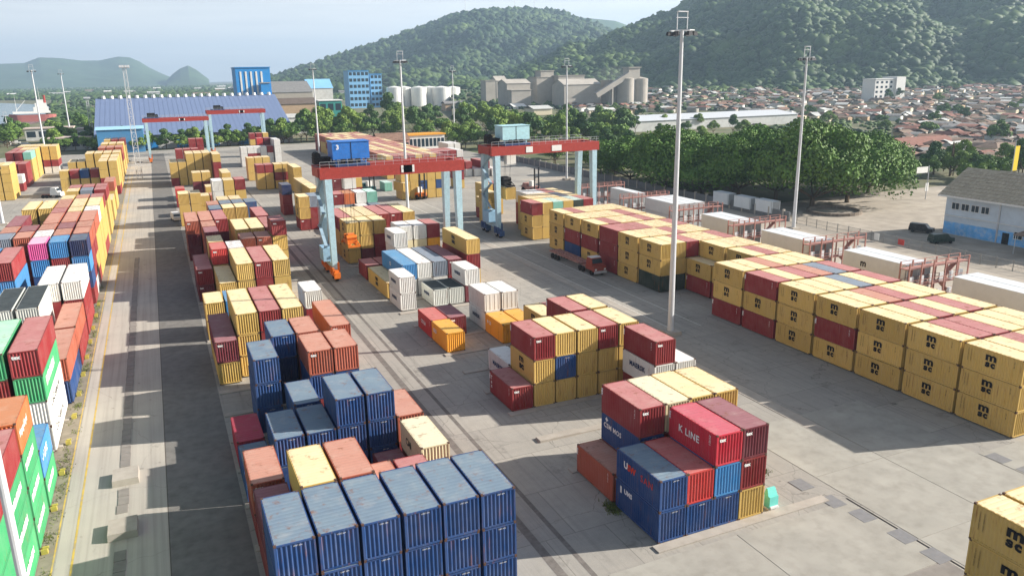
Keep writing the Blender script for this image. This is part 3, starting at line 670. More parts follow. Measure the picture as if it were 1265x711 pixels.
        w2.box(cx-6.2, cx-3.4, -hy*.3, hy*.3, z1+.46, z1+1.6); w2.bar((cx-5.6,-1,z1+1.9),(cx-5.6,1,z1+1.9),.6,10); w2.obj('hoist_drum', mt_black, g_)
        MB().box(cx-1.1, cx+1.1, hy*.1, hy*.55, z0-2.4, z0-.1).obj('operator_cabin', mt_white, g_)
    else:
        m_ = MB(); m_.box(cx-1.8, cx+1.4, -1.2, 1.2, z1+.46, z1+2.2); m_.bar((cx+2,-1,z1+1),(cx+2,1,z1+1),.7,8); m_.obj('hoist_drum', mt_black, g_)
    if sign:
        for a, ww in ((w_*.60, 2.4), ((w_*.32 if house is not mt_cblue else w_*.60), 1.6)):
            MB().box(a-ww/2, a+ww/2, -hy*.86-.62, -hy*.86-.57, z0+.35, z1-.3).obj('sign_board', mt_white, g_)
    if spread:
        sx, sz, ln, m_ = spread
        sp = MB(); sp.box(sx-1.1, sx+1.1, -ln/2, -ln/2+.4, sz, sz+.35); sp.box(sx-1.1, sx+1.1, ln/2-.4, ln/2, sz, sz+.35)
        for a in (-.7,.5): sp.box(sx+a, sx+a+.25, -ln/2+.41, ln/2-.41, sz+.05, sz+.4)
        sp.box(sx-.9, sx+.9, -1.5, 1.5, sz+.42, sz+1.1); sp.bar((sx-.9,-1,sz+1.5),(sx+.9,-1,sz+1.5),.42,8); sp.bar((sx-.9,1,sz+1.5),(sx+.9,1,sz+1.5),.42,8)
        sp.box(sx-.6, sx+.6, -.7, .7, sz+1.12, sz+2.0)
        for a in (-1,1):
            for b2 in (-1,1): sp.beam((sx+a*.8, b2*1.3, sz+1.0), (sx+a*.95, b2*(ln/2-.3), sz+.4), .12, .14)
        sp.obj('spreader', m_, g_)
        cb = MB()
        for a in (-.7,.7):
            for b2 in (-1,1): cb.bar((sx+a, b2, sz+1.5), (sx+a, b2*1.6, z0), .03, 4)
        cb.obj('hoist_cable', mt_black, g_)
    return g_
gA = gantry(26.0, 49.6, 138.0, 7.4, 'red gantry crane with a blue machinery house, orange wheels and orange spreader', mt_orange, mt_cblue, spread=(3.9, 5.2, 6.0, mt_orange), cabx=4.6)
text(gA, '3', 1.1, mt_txw, (2.0, -3.7*.62-.14, 23.3), RF, .03)
text(gA, 'PANJANG', .38, mt_txk, (14.16-.95, -3.7*.86-.66, 18.8), RF, 0, fit=(1.9,.38))
gB = gantry(66.1, 89.9, 158.3, 7.6, 'red gantry crane with a pale cyan machinery house and blue wheels over the hanging container', mt_dblue, mat('pale cyan house', '#a9d0d6', .5, .08), spread=(3.4, 10.6, 6.0, mt_black), cabx=5.2)
pc = gnd(187, 200); gantry(pc.x, pc.x+24, pc.y, 7.6, 'distant gantry crane with a dark trolley at its left end, left of the two', mt_orange, mt_cblue, z0=17.0, z1=18.6, simple=True, cabx=2.5)
pc = gnd(264, 190); gantry(pc.x, pc.x+24, pc.y, 7.6, 'distant gantry crane with a black hoist, right of the two by the blue warehouse', mt_orange, mt_cblue, z0=18.5, z1=20.3, simple=True, cabx=4)
# container hanging from the spreader of crane B
hg = link('shipping_container', cmesh(2,'y','all'), None, (69.5, 158.3, 7.9)); tag(hg, 'yellow container hanging from the crane spreader in mid air', 'container', 'shipping containers stacked in the yard')
text(hg, 'm', 1.35, mt_txk, (XW, .7, 2.1), RL, .06, fit=(1.08,.62)); text(hg, 'sc', .8, mt_txk, (XW, .7, 1.28), RL, .05, fit=(1.2,.62))
# ------------------------------------------------------------------ lamp masts
mt_pole = mat('mast grey', '#c9cacb', .5, .05, .6, .15, dfac=.12, dirt=srgb('#8f8f8c')); mt_lamp = mat('floodlight housing', '#3b3d42', .5, .1)
def mast(px, py, ptop, label, r=.34, big=True, base=None):
    b_ = base or gnd(px, py); lo, hi = 5., 80.
    for _ in range(40):
        m_ = (lo+hi)/2
        if pj((b_.x, b_.y, m_))[1] > ptop: lo = m_
        else: hi = m_
    h = lo; o = MB().bar((0,0,.02), (0,0,h-1.2), r, 12, r2=r*.5).obj('lamp_mast', mt_pole, None, b_)
    tag(o, label, 'lamp mast', 'tall floodlight masts in the yard')
    MB().box(-1.1,1.1,-1.1,1.1,0,.5).obj('plinth', mt_conc, o)
    c = MB(); R1 = 1.5
    for k in range(8):
        a = 2*math.pi*k/8; a2 = 2*math.pi*(k+1)/8
        c.bar((R1*math.cos(a),R1*math.sin(a),h-1.3),(R1*math.cos(a2),R1*math.sin(a2),h-1.3),.06,4)
        if k % 2 == 0: c.bar((0,0,h-1.3),(R1*math.cos(a),R1*math.sin(a),h-1.3),.05,4)
    for sx in (-1,1): c.bar((sx*.75,0,h-1.3),(sx*.75,0,h+.9),.06,4)
    c.beam((-.75,0,h+.9),(.75,0,h+.9),.35,.12); c.beam((-.9,0,h+.2),(.9,0,h+.2),.08,.08)
    c.obj('lamp_ring', mt_pole, o)
    for k in range(6):
        a = 2*math.pi*(k+.5)/6; x, y_ = 1.55*math.cos(a), 1.55*math.sin(a)
        MB().hexa([(x-.32,y_-.28,h-1.95),(x+.32,y_-.28,h-1.95),(x+.32,y_+.28,h-1.85),(x-.32,y_+.28,h-1.85),(x-.22,y_-.18,h-1.45),(x+.22,y_-.18,h-1.45),(x+.22,y_+.18,h-1.42),(x-.22,y_+.18,h-1.42)]).obj('floodlight', mt_lamp, o)
    return o
mast(828, 412, 24, 'tall grey floodlight mast standing between the middle and the yellow right stacks', .42)
mast(980, 283, 63, 'grey floodlight mast rising in front of the big dark trees on the right', .40)
mast(504, 262, 68, 'grey floodlight mast behind the red girder of the nearer crane', .40)
mast(395, 195, 81, 'distant floodlight mast above the blue machinery house of the crane', .40)
mast(59, 205, 83, 'floodlight mast beside the far left yellow stack', .42)
mast(88, 172, 88, 'thin floodlight mast by the water on the left', .5)
mast(700, 222, 76, 'floodlight mast seen through the second gantry crane', .38)
mast(562, 180, 84, 'distant floodlight mast in front of the white tanks', .4)
mast(0, 0, 200, 'white floodlight mast at the left edge among the stacks', .40, base=gnd(4, 278))
q_ = atY(13, 645, 30.); mast(0, 0, -150, 'thick white pole crossing the lower left corner', .2, base=Vector((q_.x, 30., 0)))
mast(13, 180, 140, 'short lamp mast at the far left by the trees', .35)
# lattice tower
def lattice(px, py, ptop, label):
    b_ = gnd(px, py); lo, hi = 5., 90.
    for _ in range(40):
        m_ = (lo+hi)/2
        if pj((b_.x, b_.y, m_))[1] > ptop: lo = m_
        else: hi = m_
    h = lo; mb = MB(); n = 14; wb, wt = 1.9, 1.0
    def P(s1, s2, t): w_ = (wb+(wt-wb)*t)/2; return (s1*w_, s2*w_, t*h)
    cs = ((-1,-1),(1,-1),(1,1),(-1,1))
    for c in cs: mb.bar(P(*c,0), P(*c,1), .13, 4)
    o = mb.obj('lattice_mast', mt_pole, None, b_); tag(o, label, 'lattice mast')
    x_ = MB()
    for k in range(n):
        for i in range(4):
            a, b2 = cs[i], cs[(i+1)%4]; t0, t1 = k/n, (k+1)/n
            x_.bar(P(*a,t0), P(*b2,t1), .07, 4); x_.bar(P(*a,t1), P(*b2,t1), .07, 4)
    x_.obj('bracing', mt_pole, o)
    t_ = MB(); t_.box(-1.6,1.6,-1.2,1.2,h,h+.15)
    for a in (-1.3,-.45,.45,1.3):
        t_.box(a-.35,a+.35,-1.35,-.95,h+.16,h+.9); t_.box(a-.35,a+.35,.95,1.35,h+.16,h+.9)
    t_.obj('lamp_platform', mt_pole, o)
lattice(173, 221, 84, 'white lattice lamp tower standing at the end of the left lane')
lattice(116, 178, 122, 'small white lattice tower by the left end of the blue warehouse')
# ------------------------------------------------------------------ foliage
def leaf_mat(name, dark, light, hl=.5, big=0):
    if name in MATS: return MATS[name]
    m, n, b = _new(name); v = geovec(n); oi = n.nodes.new('ShaderNodeObjectInfo')
    f = noise(n, .35, 5, v, .65); c = mixc(n, ramp(n, f, .32, .68), srgb(dark), srgb(light))
    c = mixc(n, ramp(n, oi.outputs['Random'], 0, 1, 0, .3), c, srgb('#5a7030'))
    h = noise(n, 2.2, 3, v); c = mixc(n, ramp(n, h, .45, .75, 0, hl), c, srgb('#7d8a3c'))
    if big:  # broad noise paints sunlit and dark areas of the slope into the leaf colour
        bg_ = noise(n, .009, 4, v, .6); c = mixc(n, ramp(n, bg_, .50, .66, 0, .55), c, srgb('#66783a')); b3 = noise(n, .05, 5, v, .7); c = mixc(n, ramp(n, b3, .48, .7, 0, .5), c, srgb('#5a6f36')); b4 = noise(n, .02, 4, v, .6); c = mixc(n, ramp(n, b4, .5, .68, 0, .6), c, srgb('#13221a'))
    n.links.new(c, b.inputs['Base Color']); b.inputs['Roughness'].default_value = .65
    MATS[name] = m; return m
LF = leaf_mat('broad leaf foliage', '#38582a', '#6b8c40'); LF2 = leaf_mat('dark rain tree foliage', '#2c4e20', '#668e3c', .6)
LFH = leaf_mat('hill forest foliage', '#152a1c', '#35502a', .1, 1); MT_BARK = mat('bark', '#5c4c3a', .9, .2, 3)
def crown_np(rg, R_, H_, z0, nl, ls, lobes=14, flat=.75):
    ct = []
    for k in range(lobes):
        a = rg.uniform(0, 2*np.pi); q = np.sqrt(rg.uniform(0, 1))*.78
        zz = z0+H_*(.22+.62*(1-q*q)*rg.uniform(.35,1)); ct.append((R_*q*np.cos(a), R_*q*np.sin(a), zz, R_*rg.uniform(.28,.46)))
    ct = np.array(ct); k = rg.integers(0, lobes, nl); d = rg.normal(size=(nl,3)); d /= np.linalg.norm(d, axis=1)[:,None]
    d[:,2] = np.where((d[:,2] < -.3) & (rg.uniform(size=nl) < .75), -d[:,2], d[:,2])
    rr = rg.uniform(.72, 1.08, nl)[:,None]
    c = ct[k,:3]+d*ct[k,3:4]*rr*np.array([1,1,flat])
    nrm = d+rg.normal(size=(nl,3))*.55; nrm /= np.linalg.norm(nrm, axis=1)[:,None]
    t = np.cross(nrm, rg.normal(size=(nl,3))); t /= np.linalg.norm(t, axis=1)[:,None]; b = np.cross(nrm, t)
    s = (ls*rg.uniform(.6,1.4,nl))[:,None]; s2 = s*rg.uniform(.5,1,nl)[:,None]
    v = np.stack([c-t*s, c-b*s2, c+t*s, c+b*s2], 1).reshape(-1,3); f = np.arange(nl*4).reshape(-1,4); return v, f
def trunk_mb(rg, H0, R_, r, nb=6):
    mb = MB(); mb.bar((0,0,-.1),(0,0,H0*.45), r, 8, r2=r*.75)
    for k in range(nb):
        a = 2*math.pi*k/nb+rg.uniform(-.3,.3); mid = (R_*.3*math.cos(a), R_*.3*math.sin(a), H0*.75); e = (R_*.62*math.cos(a), R_*.62*math.sin(a), H0*rg.uniform(1.0,1.25))
        mb.bar((0,0,H0*.42), mid, r*.5, 5, r2=r*.35); mb.bar(mid, e, r*.35, 5, r2=r*.12)
    return mb
TV = {}
def tree_var(key, R_, H, nl, ls, m, lobes=14, tf=.35):
    rg = np.random.default_rng(abs(hash(key)) % 10**6 if not isinstance(key, int) else key)
    v, f = crown_np(rg, R_, H*(1-tf), H*tf, nl, ls, lobes); TV[key] = (npmesh('crown', v, f, m), trunk_mb(rg, H*(tf+.25), R_, R_*.045).mesh('trunk', MT_BARK))
LFB = leaf_mat('yellow green foliage', '#50702e', '#8aa04c'); LFC = leaf_mat('deep green foliage', '#27452a', '#4c7040')
for k in range(5): tree_var(100+k, 4.8, (9.5,11,8.5,12,9)[k], (3200,2400,3000,2600,3400)[k], .34, (LF,LFB,LF,LFC,LFB)[k], (13,8,16,7,10)[k], (.06,.16,.04,.22,.08)[k])
for k in range(3): tree_var(200+k, 13.5, 19, 30000, .34, LF2, 40, .03)
for k in range(2): tree_var(300+k, 10, 16, 14000, .34, LF2, 26, .03)
def tree(key, loc, s, label, group=None, cat='tree'):
    cm, tm = TV[key]; t_ = link('tree', tm, None, loc, (0,0,random.uniform(0,6.28))); t_.scale = (s,s,s*random.uniform(.88,1.12)); tag(t_, label, cat, group)
    link('crown', cm, t_); return t_
big = [(742,214,.8),(778,226,.95),(822,236,1.0),(868,240,1.0),(912,243,.98),(958,246,1.0),(1003,256,1.08),(1046,250,1.1),(1072,238,.92),(1030,232,1.0),(930,228,1.0),(850,226,.95),(800,212,.9)]
names = ['leftmost','second','third','fourth','fifth','sixth','seventh','eighth','ninth','tenth','eleventh','twelfth','thirteenth']
for i,(px,py,s) in enumerate(big):
    p = gnd(px, py); lb = {6:'big spreading tree in the round stone bed beside the gravel court',7:'broad dark tree right of the stone bed with the widest crown',8:'rounded dark tree at the right end of the row, over the gravel court'}.get(i, f'dark spreading tree, {names[i]} of the row behind the white refrigerated boxes')
    tree(200+i%3 if i not in (0,12) else 300, (p.x, p.y, 0), s*.96, lb, 'big dark trees along the yard fence')
# belt of trees closing the yard
GRP = 'trees closing the far side of the yard'
DESC = ('rounded mid green','loose yellow-green','dense low green','tall open deep green','broad yellow-green')
for k in range(90):
    px = 60+(k%64)*11.5+random.uniform(-4,4)+(5 if k > 63 else 0)
    py = (187 if k < 64 else 183)+random.uniform(-2,1.5) if px < 330 else 181+random.uniform(-5,5)
    p = gnd(px, py); s = random.uniform(.75,1.05) if px < 330 else random.uniform(1.1,1.6)
    tree(100+k%5, (p.x, max(445, p.y) if px < 560 else p.y+8, 0), s, DESC[k%5]+' tree in the belt that closes the far side of the yard', GRP)
for k in range(7):
    p = gnd(122+k*9, 187.5); tree(100+k%5, (p.x, p.y, 0), random.uniform(.7,.85), DESC[k%5]+' tree in front of the small bright blue shed', 'trees by the blue shed')
for k in range(50):
    px = random.uniform(360, 770); py = random.uniform(150, 174); p = gnd(px, py)
    tree(100+k%5, (p.x, p.y, 0), random.uniform(1.2,1.9), DESC[k%5]+' tree among the low roofs behind the yard', 'trees behind the yard')
for k in range(16):
    px = random.uniform(0, 115); py = random.uniform(158, 182); p = gnd(px, py)
    if 0 < k < 9: px = random.uniform(0,38); p = gnd(px, random.uniform(176,184))
    tree(100+k%5, (p.x, p.y, 0), random.uniform(.9,1.4), DESC[k%5]+' tree by the waterfront on the far left', 'waterfront trees')
for k in range(18):
    px = random.uniform(1110, 1300); py = random.uniform(206, 226); p = gnd(px, py)
    tree(100+k%5, (p.x, p.y, 0), random.uniform(.75,1.05), 'small '+DESC[k%5]+' tree behind the grey roofed building', 'trees behind the grey roofed building')
for k in range(32):
    tree(100+k%5, (random.uniform(138,176), 176+k*6, 0), random.uniform(.7,1.1), DESC[k%5]+' tree behind the low wall past the second gantry crane', 'trees behind the low wall')
# ------------------------------------------------------------------ town
WALLC = [mat('wall cream','#cfc3a8'), mat('wall white','#dad8d0'), mat('wall grey','#9d9a92'), mat('wall tan','#b49a7c')]
ROOFC = [mat('roof terracotta','#7f6455',.85,.25,.6), mat('roof brown','#62564d',.85,.25,.6), mat('roof rusty tin','#837061',.8,.3,.5), mat('roof pale tin','#b9b9b4',.6,.15,.6), mat('roof grey','#7b7a78',.8,.2,.6), mat('roof red','#855e52',.85,.2,.6)]
HV = []
for k in range(10):
    w_, d_, h_ = random.uniform(3.4,6.5), random.uniform(3.2,5), random.uniform(2.6,4.4); o_ = .5
    wm = MB().box(-w_,w_,-d_,d_,0,h_)
    wm = wm.mesh('house', WALLC[k%4]); rb = MB(); rh = random.uniform(1.2,2.2)
    if k % 3: rb.quad((-w_-o_,-d_-o_,h_),(w_+o_,-d_-o_,h_),(w_+o_,0,h_+rh),(-w_-o_,0,h_+rh)); rb.quad((w_+o_,d_+o_,h_),(-w_-o_,d_+o_,h_),(-w_-o_,0,h_+rh),(w_+o_,0,h_+rh)); rb.tri((-w_,d_,h_),(-w_,-d_,h_),(-w_,0,h_+rh)); rb.tri((w_,-d_,h_),(w_,d_,h_),(w_,0,h_+rh))
    else:
        a = w_*.4
        for q in (((-w_-o_,-d_-o_,h_),(w_+o_,-d_-o_,h_),(a,0,h_+rh),(-a,0,h_+rh)),((w_+o_,d_+o_,h_),(-w_-o_,d_+o_,h_),(-a,0,h_+rh),(a,0,h_+rh))): rb.quad(*q)
        rb.tri((w_+o_,-d_-o_,h_),(w_+o_,d_+o_,h_),(a,0,h_+rh)); rb.tri((-w_-o_,d_+o_,h_),(-w_-o_,-d_-o_,h_),(-a,0,h_+rh))
    win = MB().box(-.5,.5,-.04,.01,1.0,2.1)
    HV.append((wm, rb.mesh('roof', ROOFC[k%6]), win.mesh('window', mt_glass), w_, d_))
def house(p, s=1., label='low tiled house in the crowded town below the hill', group='houses of the town below the hill'):
    k = random.randrange(10); h_ = link('house', HV[k][0], None, (p.x,p.y,p.z), (0,0,random.choice([0,.1,-.3,1.5,1.7,1.2])+YAW)); h_.scale = (s,s,s); tag(h_, label, 'house', group)
    r_ = link('roof', HV[k][1], h_); [link('window', HV[k][2], h_, (HV[k][3]*q, -HV[k][4], 0)) for q in (-.5,.1,.6)]; [link('window', HV[k][2], h_, (-HV[k][3], HV[k][4]*q, 0), (0,0,R(-90))) for q in (-.4,.4)]
    # roofs vary one by one
    r_.material_slots[0].link = 'OBJECT'; rm = random.choice(ROOFC+[ROOFC[0],ROOFC[2]]); r_.material_slots[0].material = rm; q = random.random()
    if label.startswith('low tiled'): h_['label'] = ('low house with a %s roof ' % rm.name[5:])+('at the foot of the hill' if math.hypot(p.x,p.y) > 760 else 'in the middle of the crowded town' if math.hypot(p.x,p.y) > 480 else 'in the nearer part of the town')
    return h_
def rise(p):                                   # the town climbs gently towards the hill
    d = math.hypot(p.x, p.y); return min(20, max(0, (d-620)*.03)) if p.x > p.y*.36 else 0.
used = []
def free(p, r):
    for q in used:
        if (q[0]-p.x)**2+(q[1]-p.y)**2 < r*r: return False
    used.append((p.x,p.y)); return True
n = 0; tries = 0
while n < 298 and tries < 9000:
    tries += 1
    if random.random() < .8: px = random.uniform(925, 1300); py = 119+84*random.random()**1.5
    else: px = random.uniform(700, 960); py = random.uniform(121, 144)
    p = gnd(px, py)
    if math.hypot(p.x,p.y) > 1050 or (px < 1110 and py > 150 and px > 940) or not free(p, 8.0): continue
    p.z = rise(p); house(p, random.uniform(.65,1.0)); n += 1
_dummy = None
tv = []; tf = []; tm = []; toff = 0; rgt = np.random.default_rng(77); nb_ = 0
while nb_ < 900:
    px = rgt.uniform(930, 1300) if rgt.random() < .85 else rgt.uniform(700, 940); py = 118+88*rgt.random()**1.7
    if px < 940: py = rgt.uniform(119, 142)
    p = gnd(px, py)
    if math.hypot(p.x,p.y) > 1020 or (px < 1110 and py > 150) or not free(p, 6.5): nb_ += .2; continue
    a = YAW+rgt.choice([0,.1,-.3,1.5,1.2]); w_, d_, h_, rh = rgt.uniform(2.6,5), rgt.uniform(2.4,4), rgt.uniform(2.4,3.6), rgt.uniform(.9,1.7); o_ = .45
    q = [(-w_,-d_,0),(w_,-d_,0),(w_,d_,0),(-w_,d_,0),(-w_,-d_,h_),(w_,-d_,h_),(w_,d_,h_),(-w_,d_,h_),(-w_-o_,-d_-o_,h_),(w_+o_,-d_-o_,h_),(w_+o_,0,h_+rh),(-w_-o_,0,h_+rh),(w_+o_,d_+o_,h_),(-w_-o_,d_+o_,h_)]
    q = np.array(q); ca, sa = math.cos(a), math.sin(a); q = np.c_[q[:,0]*ca-q[:,1]*sa+p.x, q[:,0]*sa+q[:,1]*ca+p.y, q[:,2]+rise(p)]
    tv.append(q); wm_i, rm_i = rgt.integers(0,4), 4+rgt.choice([0,1,1,2,2,3,4,4,5])
    for f_, mi_ in (((0,1,5,4),wm_i),((1,2,6,5),wm_i),((2,3,7,6),wm_i),((3,0,4,7),wm_i),((8,9,10,11),rm_i),((12,13,11,10),rm_i),((9,12,10,10),wm_i),((8,11,13,13),wm_i)):
        tf.append([x+toff for x in f_]); tm.append(mi_)
    toff += 14; nb_ += 1
keep = [i for i, f_ in enumerate(tf) if len(set(f_)) == 4]
tag(link('town_houses', npmesh('town_houses', np.concatenate(tv), [tf[i] for i in keep], WALLC+ROOFC, mi=[tm[i] for i in keep])), 'dense carpet of small low houses filling the town between the larger ones', 'houses', kind='stuff')
for k in range(62):
    px = random.uniform(700, 1290); py = 120+70*random.random()**1.3; p = gnd(px, py)
    if math.hypot(p.x,p.y) > 1100: continue
    tree(100+k%5, (p.x,p.y,rise(p)), random.uniform(.6,1.15), 'small '+DESC[k%5]+' tree between the houses of the town', 'trees between the town houses')
# rising town ground
tg = MB()
for i in range(24):
    a0, a1 = R(20+i*2.5), R(22.5+i*2.5); d0, d1 = 620, 1300
    tg.quad((d0*math.sin(a0),d0*math.cos(a0),0),(d0*math.sin(a1),d0*math.cos(a1),0),(d1*math.sin(a1),d1*math.cos(a1),(d1-620)*.03),(d1*math.sin(a0),d1*math.cos(a0),(d1-620)*.03))
tag(tg.obj('town_ground', MT_EARTH), kind='structure')
# court, service road outside the fence
g = MB(); g.quad((133,30,.0),(230,30,.0),(230,160,.0),(133,160,.0)); tag(g.obj('gravel_court', MT_DIRT), kind='structure')
g = MB(); g.quad((111,30,.01),(132.5,30,.01),(132.5,240,.01),(111,240,.01)); tag(g.obj('service_road', mat('pale service road','#a79d8f',.9,.1,.2,dfac=.3,dirt=srgb('#8a8074'),rnd=False)), kind='structure')
# buildings
def bldg(name, px0, px1, ptop, Y, depth, wall, label, floors=0, roofm=None, cols=6, cat='building', ov=.6, roof='flat', rise_=3., z0=0.):
    a = atY(px0, ptop, Y); b_ = atY(px1, ptop, Y); h = a.z if roof == 'flat' else a.z-rise_
    w_ = b_.x-a.x; o = MB().box(0,w_,0,depth,z0,h).obj(name, wall, None, (a.x, Y, 0)); tag(o, label, cat)
    rm = roofm or mt_conc
    if roof == 'flat': MB().box(-ov,w_+ov,-ov,depth+ov,h+.01,h+.6).obj('roof', rm, o)
    else:
        rb = MB(); rb.quad((-ov,-ov,h+.02),(w_+ov,-ov,h+.02),(w_+ov,depth/2,h+rise_),(-ov,depth/2,h+rise_)); rb.quad((w_+ov,depth+ov,h+.02),(-ov,depth+ov,h+.02),(-ov,depth/2,h+rise_),(w_+ov,depth/2,h+rise_))
        rb.tri((0,depth,h),(0,0,h),(0,depth/2,h+rise_)); rb.tri((w_,0,h),(w_,depth,h),(w_,depth/2,h+rise_)); rb.obj('roof', rm, o)
    if floors:
        wm = MB().box(-.36*w_/cols,.36*w_/cols,-.08,.05,0,.5*h/floors).mesh('window', mt_glass)
        for f_ in range(floors):
            for c in range(cols): link('window', wm, o, ((c+.5)*w_/cols, 0, h*(f_+.3)/floors))
    return o
mt_bl = mat('blue sheet roof', '#6b7a98', .7, .03, .05, dfac=.08, dirt=srgb('#76849e')); mt_bl2 = mat('bright blue cladding', '#2f87c8', .5, .08, .1, dfac=.1); mt_ltw = mat('weathered white wall','#c4c4c0',.7,.1,.2)
# long blue-roofed warehouse
YW = 452.; a = atY(117, 158, YW); b_ = atY(360, 152, YW); ze = 7.2; rl_ = atY(113, 122, YW+62); zr = rl_.z; ww = b_.x-a.x
wh = MB().box(0,ww,0,124,0,ze).obj('warehouse', mt_ltw, None, (a.x,YW,0)); tag(wh, 'huge warehouse with a long slate blue roof behind the far trees', 'warehouse')
rb = MB(); npan = 40
for k in range(npan):
    x0, x1 = -1+(ww+2)*k/npan, -1+(ww+2)*(k+1)/npan-.12
    rb.quad((x0,-1.5,ze),(x1,-1.5,ze),(x1,62,zr),(x0,62,zr)); rb.quad((x1,125.5,ze),(x0,125.5,ze),(x0,62.01,zr),(x1,62.01,zr))
rb.quad((-1,-1.4,ze-.1),(ww+1,-1.4,ze-.1),(ww+1,62,zr-.1),(-1,62,zr-.1)); rb.obj('roof', mt_bl, wh)
rv = MB().bar((0,0,0),(0,0,1.6),1.1,8,r2=.9).mesh('roof_vent', mt_white)
for k in range(22): link('roof_vent', rv, wh, (3+k*ww/22.3, 61, zr-.3))
dm = MB().box(-3,3,-.12,.02,.2,5).mesh('door', mt_bl2)
for k in range(6): link('door', dm, wh, (10+k*ww/6.4, 0, 0))
bldg('blue_shed', 118, 176, 158, 436, 16, mat('dull blue cladding','#4a80a8',.6,.08,.1,dfac=.2), 'small bright blue shed in front of the blue warehouse', 0, mat('pale blue tin','#9cc7dc',.5,.05), roof='gable', rise_=1.2)
o = bldg('conveyor_tower', 290, 333, 84, 700, 30, mt_bl2, 'tall bright blue industrial tower with white vertical stripes', 0, mt_bl2)
p0 = atY(290,84,700); p1 = atY(333,84,700); wv = p1.x-p0.x
for k in range(5): MB().box(wv*(.12+.15*k), wv*(.12+.15*k)+1.4, -.3, -.02, 2, p0.z-3).obj('white_stripe', mt_white, o)
bldg('conveyor_annex', 322, 333, 103, 690, 8, mt_bl2, 'lower blue annex at the right foot of the striped blue tower')
mt_bl3 = mat('pale blue cladding','#7fb2d8',.5,.06,.1,dfac=.1)
bldg('office_tower', 430, 455, 88, 900, 25, mt_bl3, 'blue and white multi storey block left of the white tanks', 6, mt_bl2, 5)
bldg('office_tower', 457, 471, 92, 905, 25, mt_bl3, 'narrower blue and white block beside the wider one', 6, mt_bl2, 3)
bldg('teal_office', 394, 422, 125, 560, 14, mat('teal glazing','#3f8f86',.3,.1), 'low teal glazed building above the far trees', 2, mt_white, 3)
bldg('blue_roof_hall', 380, 410, 98, 820, 30, mt_ltw, 'hall with a pale blue pitched roof behind the striped tower', 0, mt_bl3, roof='gable', rise_=9)
bldg('dark_roof_hall', 335, 385, 101, 780, 60, mat('wall dust','#a39a8c'), 'wide dusty hall with a grey pitched roof right of the striped tower', 0, ROOFC[4], roof='gable', rise_=10)
bldg('brown_roof_hall', 345, 392, 122, 600, 26, WALLC[3], 'brown roofed hall right of the blue warehouse', 0, ROOFC[1], roof='gable', rise_=4)
bldg('low_white_hall', 340, 410, 142, 520, 20, mt_ltw, 'long low pale hall in front of the brown roofed hall', 0, ROOFC[3], roof='gable', rise_=2)
bldg('gate_office', 468, 505, 166, 352, 12, mat('pinkish wall','#b98f86'), 'pink walled office with a hipped terracotta roof behind the far stack', 1, ROOFC[0], 6, roof='gable', rise_=3)
bldg('gate_canopy', 505, 549, 168, 356, 10, mt_white, 'long canopy with an orange roof edge and white columns', 1, mat('orange roof edge','#d6952f'), 9)
bldg('long_white_roof_shed', 765, 985, 146, 400, 40, mt_ltw, 'very long low shed with a white roof behind the big trees', 0, mat('white tin roof','#c3c6c8',.5,.06), roof='gable', rise_=2.4)
bldg('red_roof_hall', 1118, 1182, 172, 232, 12, WALLC[3], 'hall with a long terracotta roof behind the right trees', 0, ROOFC[5], roof='gable', rise_=3)
# white four storey block
a = atY(1082, 97, 520); b_ = atY(1117, 97, 520); wv = b_.x-a.x
wb_ = MB().box(0,wv*.68,0,14,0,a.z-1).box(wv*.68+.01,wv,-2,14,0,a.z+1).obj('apartment_block', mt_white, None, (a.x,520,0)); tag(wb_, 'white four storey building rising above the town roofs', 'building')
MB().box(-.4,wv*.68-.05,-.5,14.3,a.z-.99,a.z-.3).obj('roof', mt_white, wb_)
wm = MB().box(-1.3,1.3,-.1,.05,0,1.9).mesh('window', mt_glass)
for f_ in range(4):
    for c in range(4): link('window', wm, wb_, (2.6+c*wv*.68/4.2, 0, a.z-4.4-f_*4.1))
# tanks and silos
def tank(px, r, ptop, Y, label, m, name='storage_tank'):
    a = atY(px, ptop, Y); mb = MB().bar((0,0,0),(0,0,a.z), r, 28); o = mb.obj(name, m, None, (a.x,Y,0)); tag(o, label, 'tank' if name == 'storage_tank' else 'silo')
    MB().bar((0,0,a.z+.01),(0,0,a.z+1.6), r*.96, 28, r2=.3).obj('roof', m, o)
    ld = MB(); ld.bar((r*.7,-r*.72,0),(r*.7,-r*.72,a.z),.25,4); ld.obj('ladder', mt_steel, o); return o
mtk = mat('tank white','#e0dfd8',.5,.04,.1,dfac=.08)
for i,(px,r_) in enumerate(((487,9),(499,8),(517,9),(530,11),(545,11),(559,9))): tank(px, r_, 108, 900+12*(i%2), f'white cylindrical storage tank, {ORD[i]} from the left in the tank group', mtk)
mcm = mat('cement grey beige','#a8a298',.85,.1,.1,dfac=.2,dirt=srgb('#7d756a'))
tank(773, 8, 97, 640, 'left pale concrete silo of the cement works', mcm, 'cement_silo'); tank(790, 8, 97, 641, 'right pale concrete silo of the cement works', mcm, 'cement_silo')
a = atY(781, 84, 640); hd = MB().box(-6,6,-5,5,atY(781,97,640).z-1,a.z).box(-7,7,-6,6,a.z+.01,a.z+.8).obj('silo_head', mcm, None, (a.x,641,0)); tag(hd, 'square machinery head standing on top of the two silos', 'silo head')
a0 = atY(736, 118, 636); a1 = atY(777, 92, 636); cv = MB().beam(a0, a1, 4.5, 4.5).beam((a0+a1)/2-Vector((0,0,0)), ((a0.x+a1.x)/2, 636, 0), 1.5, 1.5).obj('conveyor', mcm); tag(cv, 'sloping enclosed conveyor running up to the cement silos', 'conveyor')
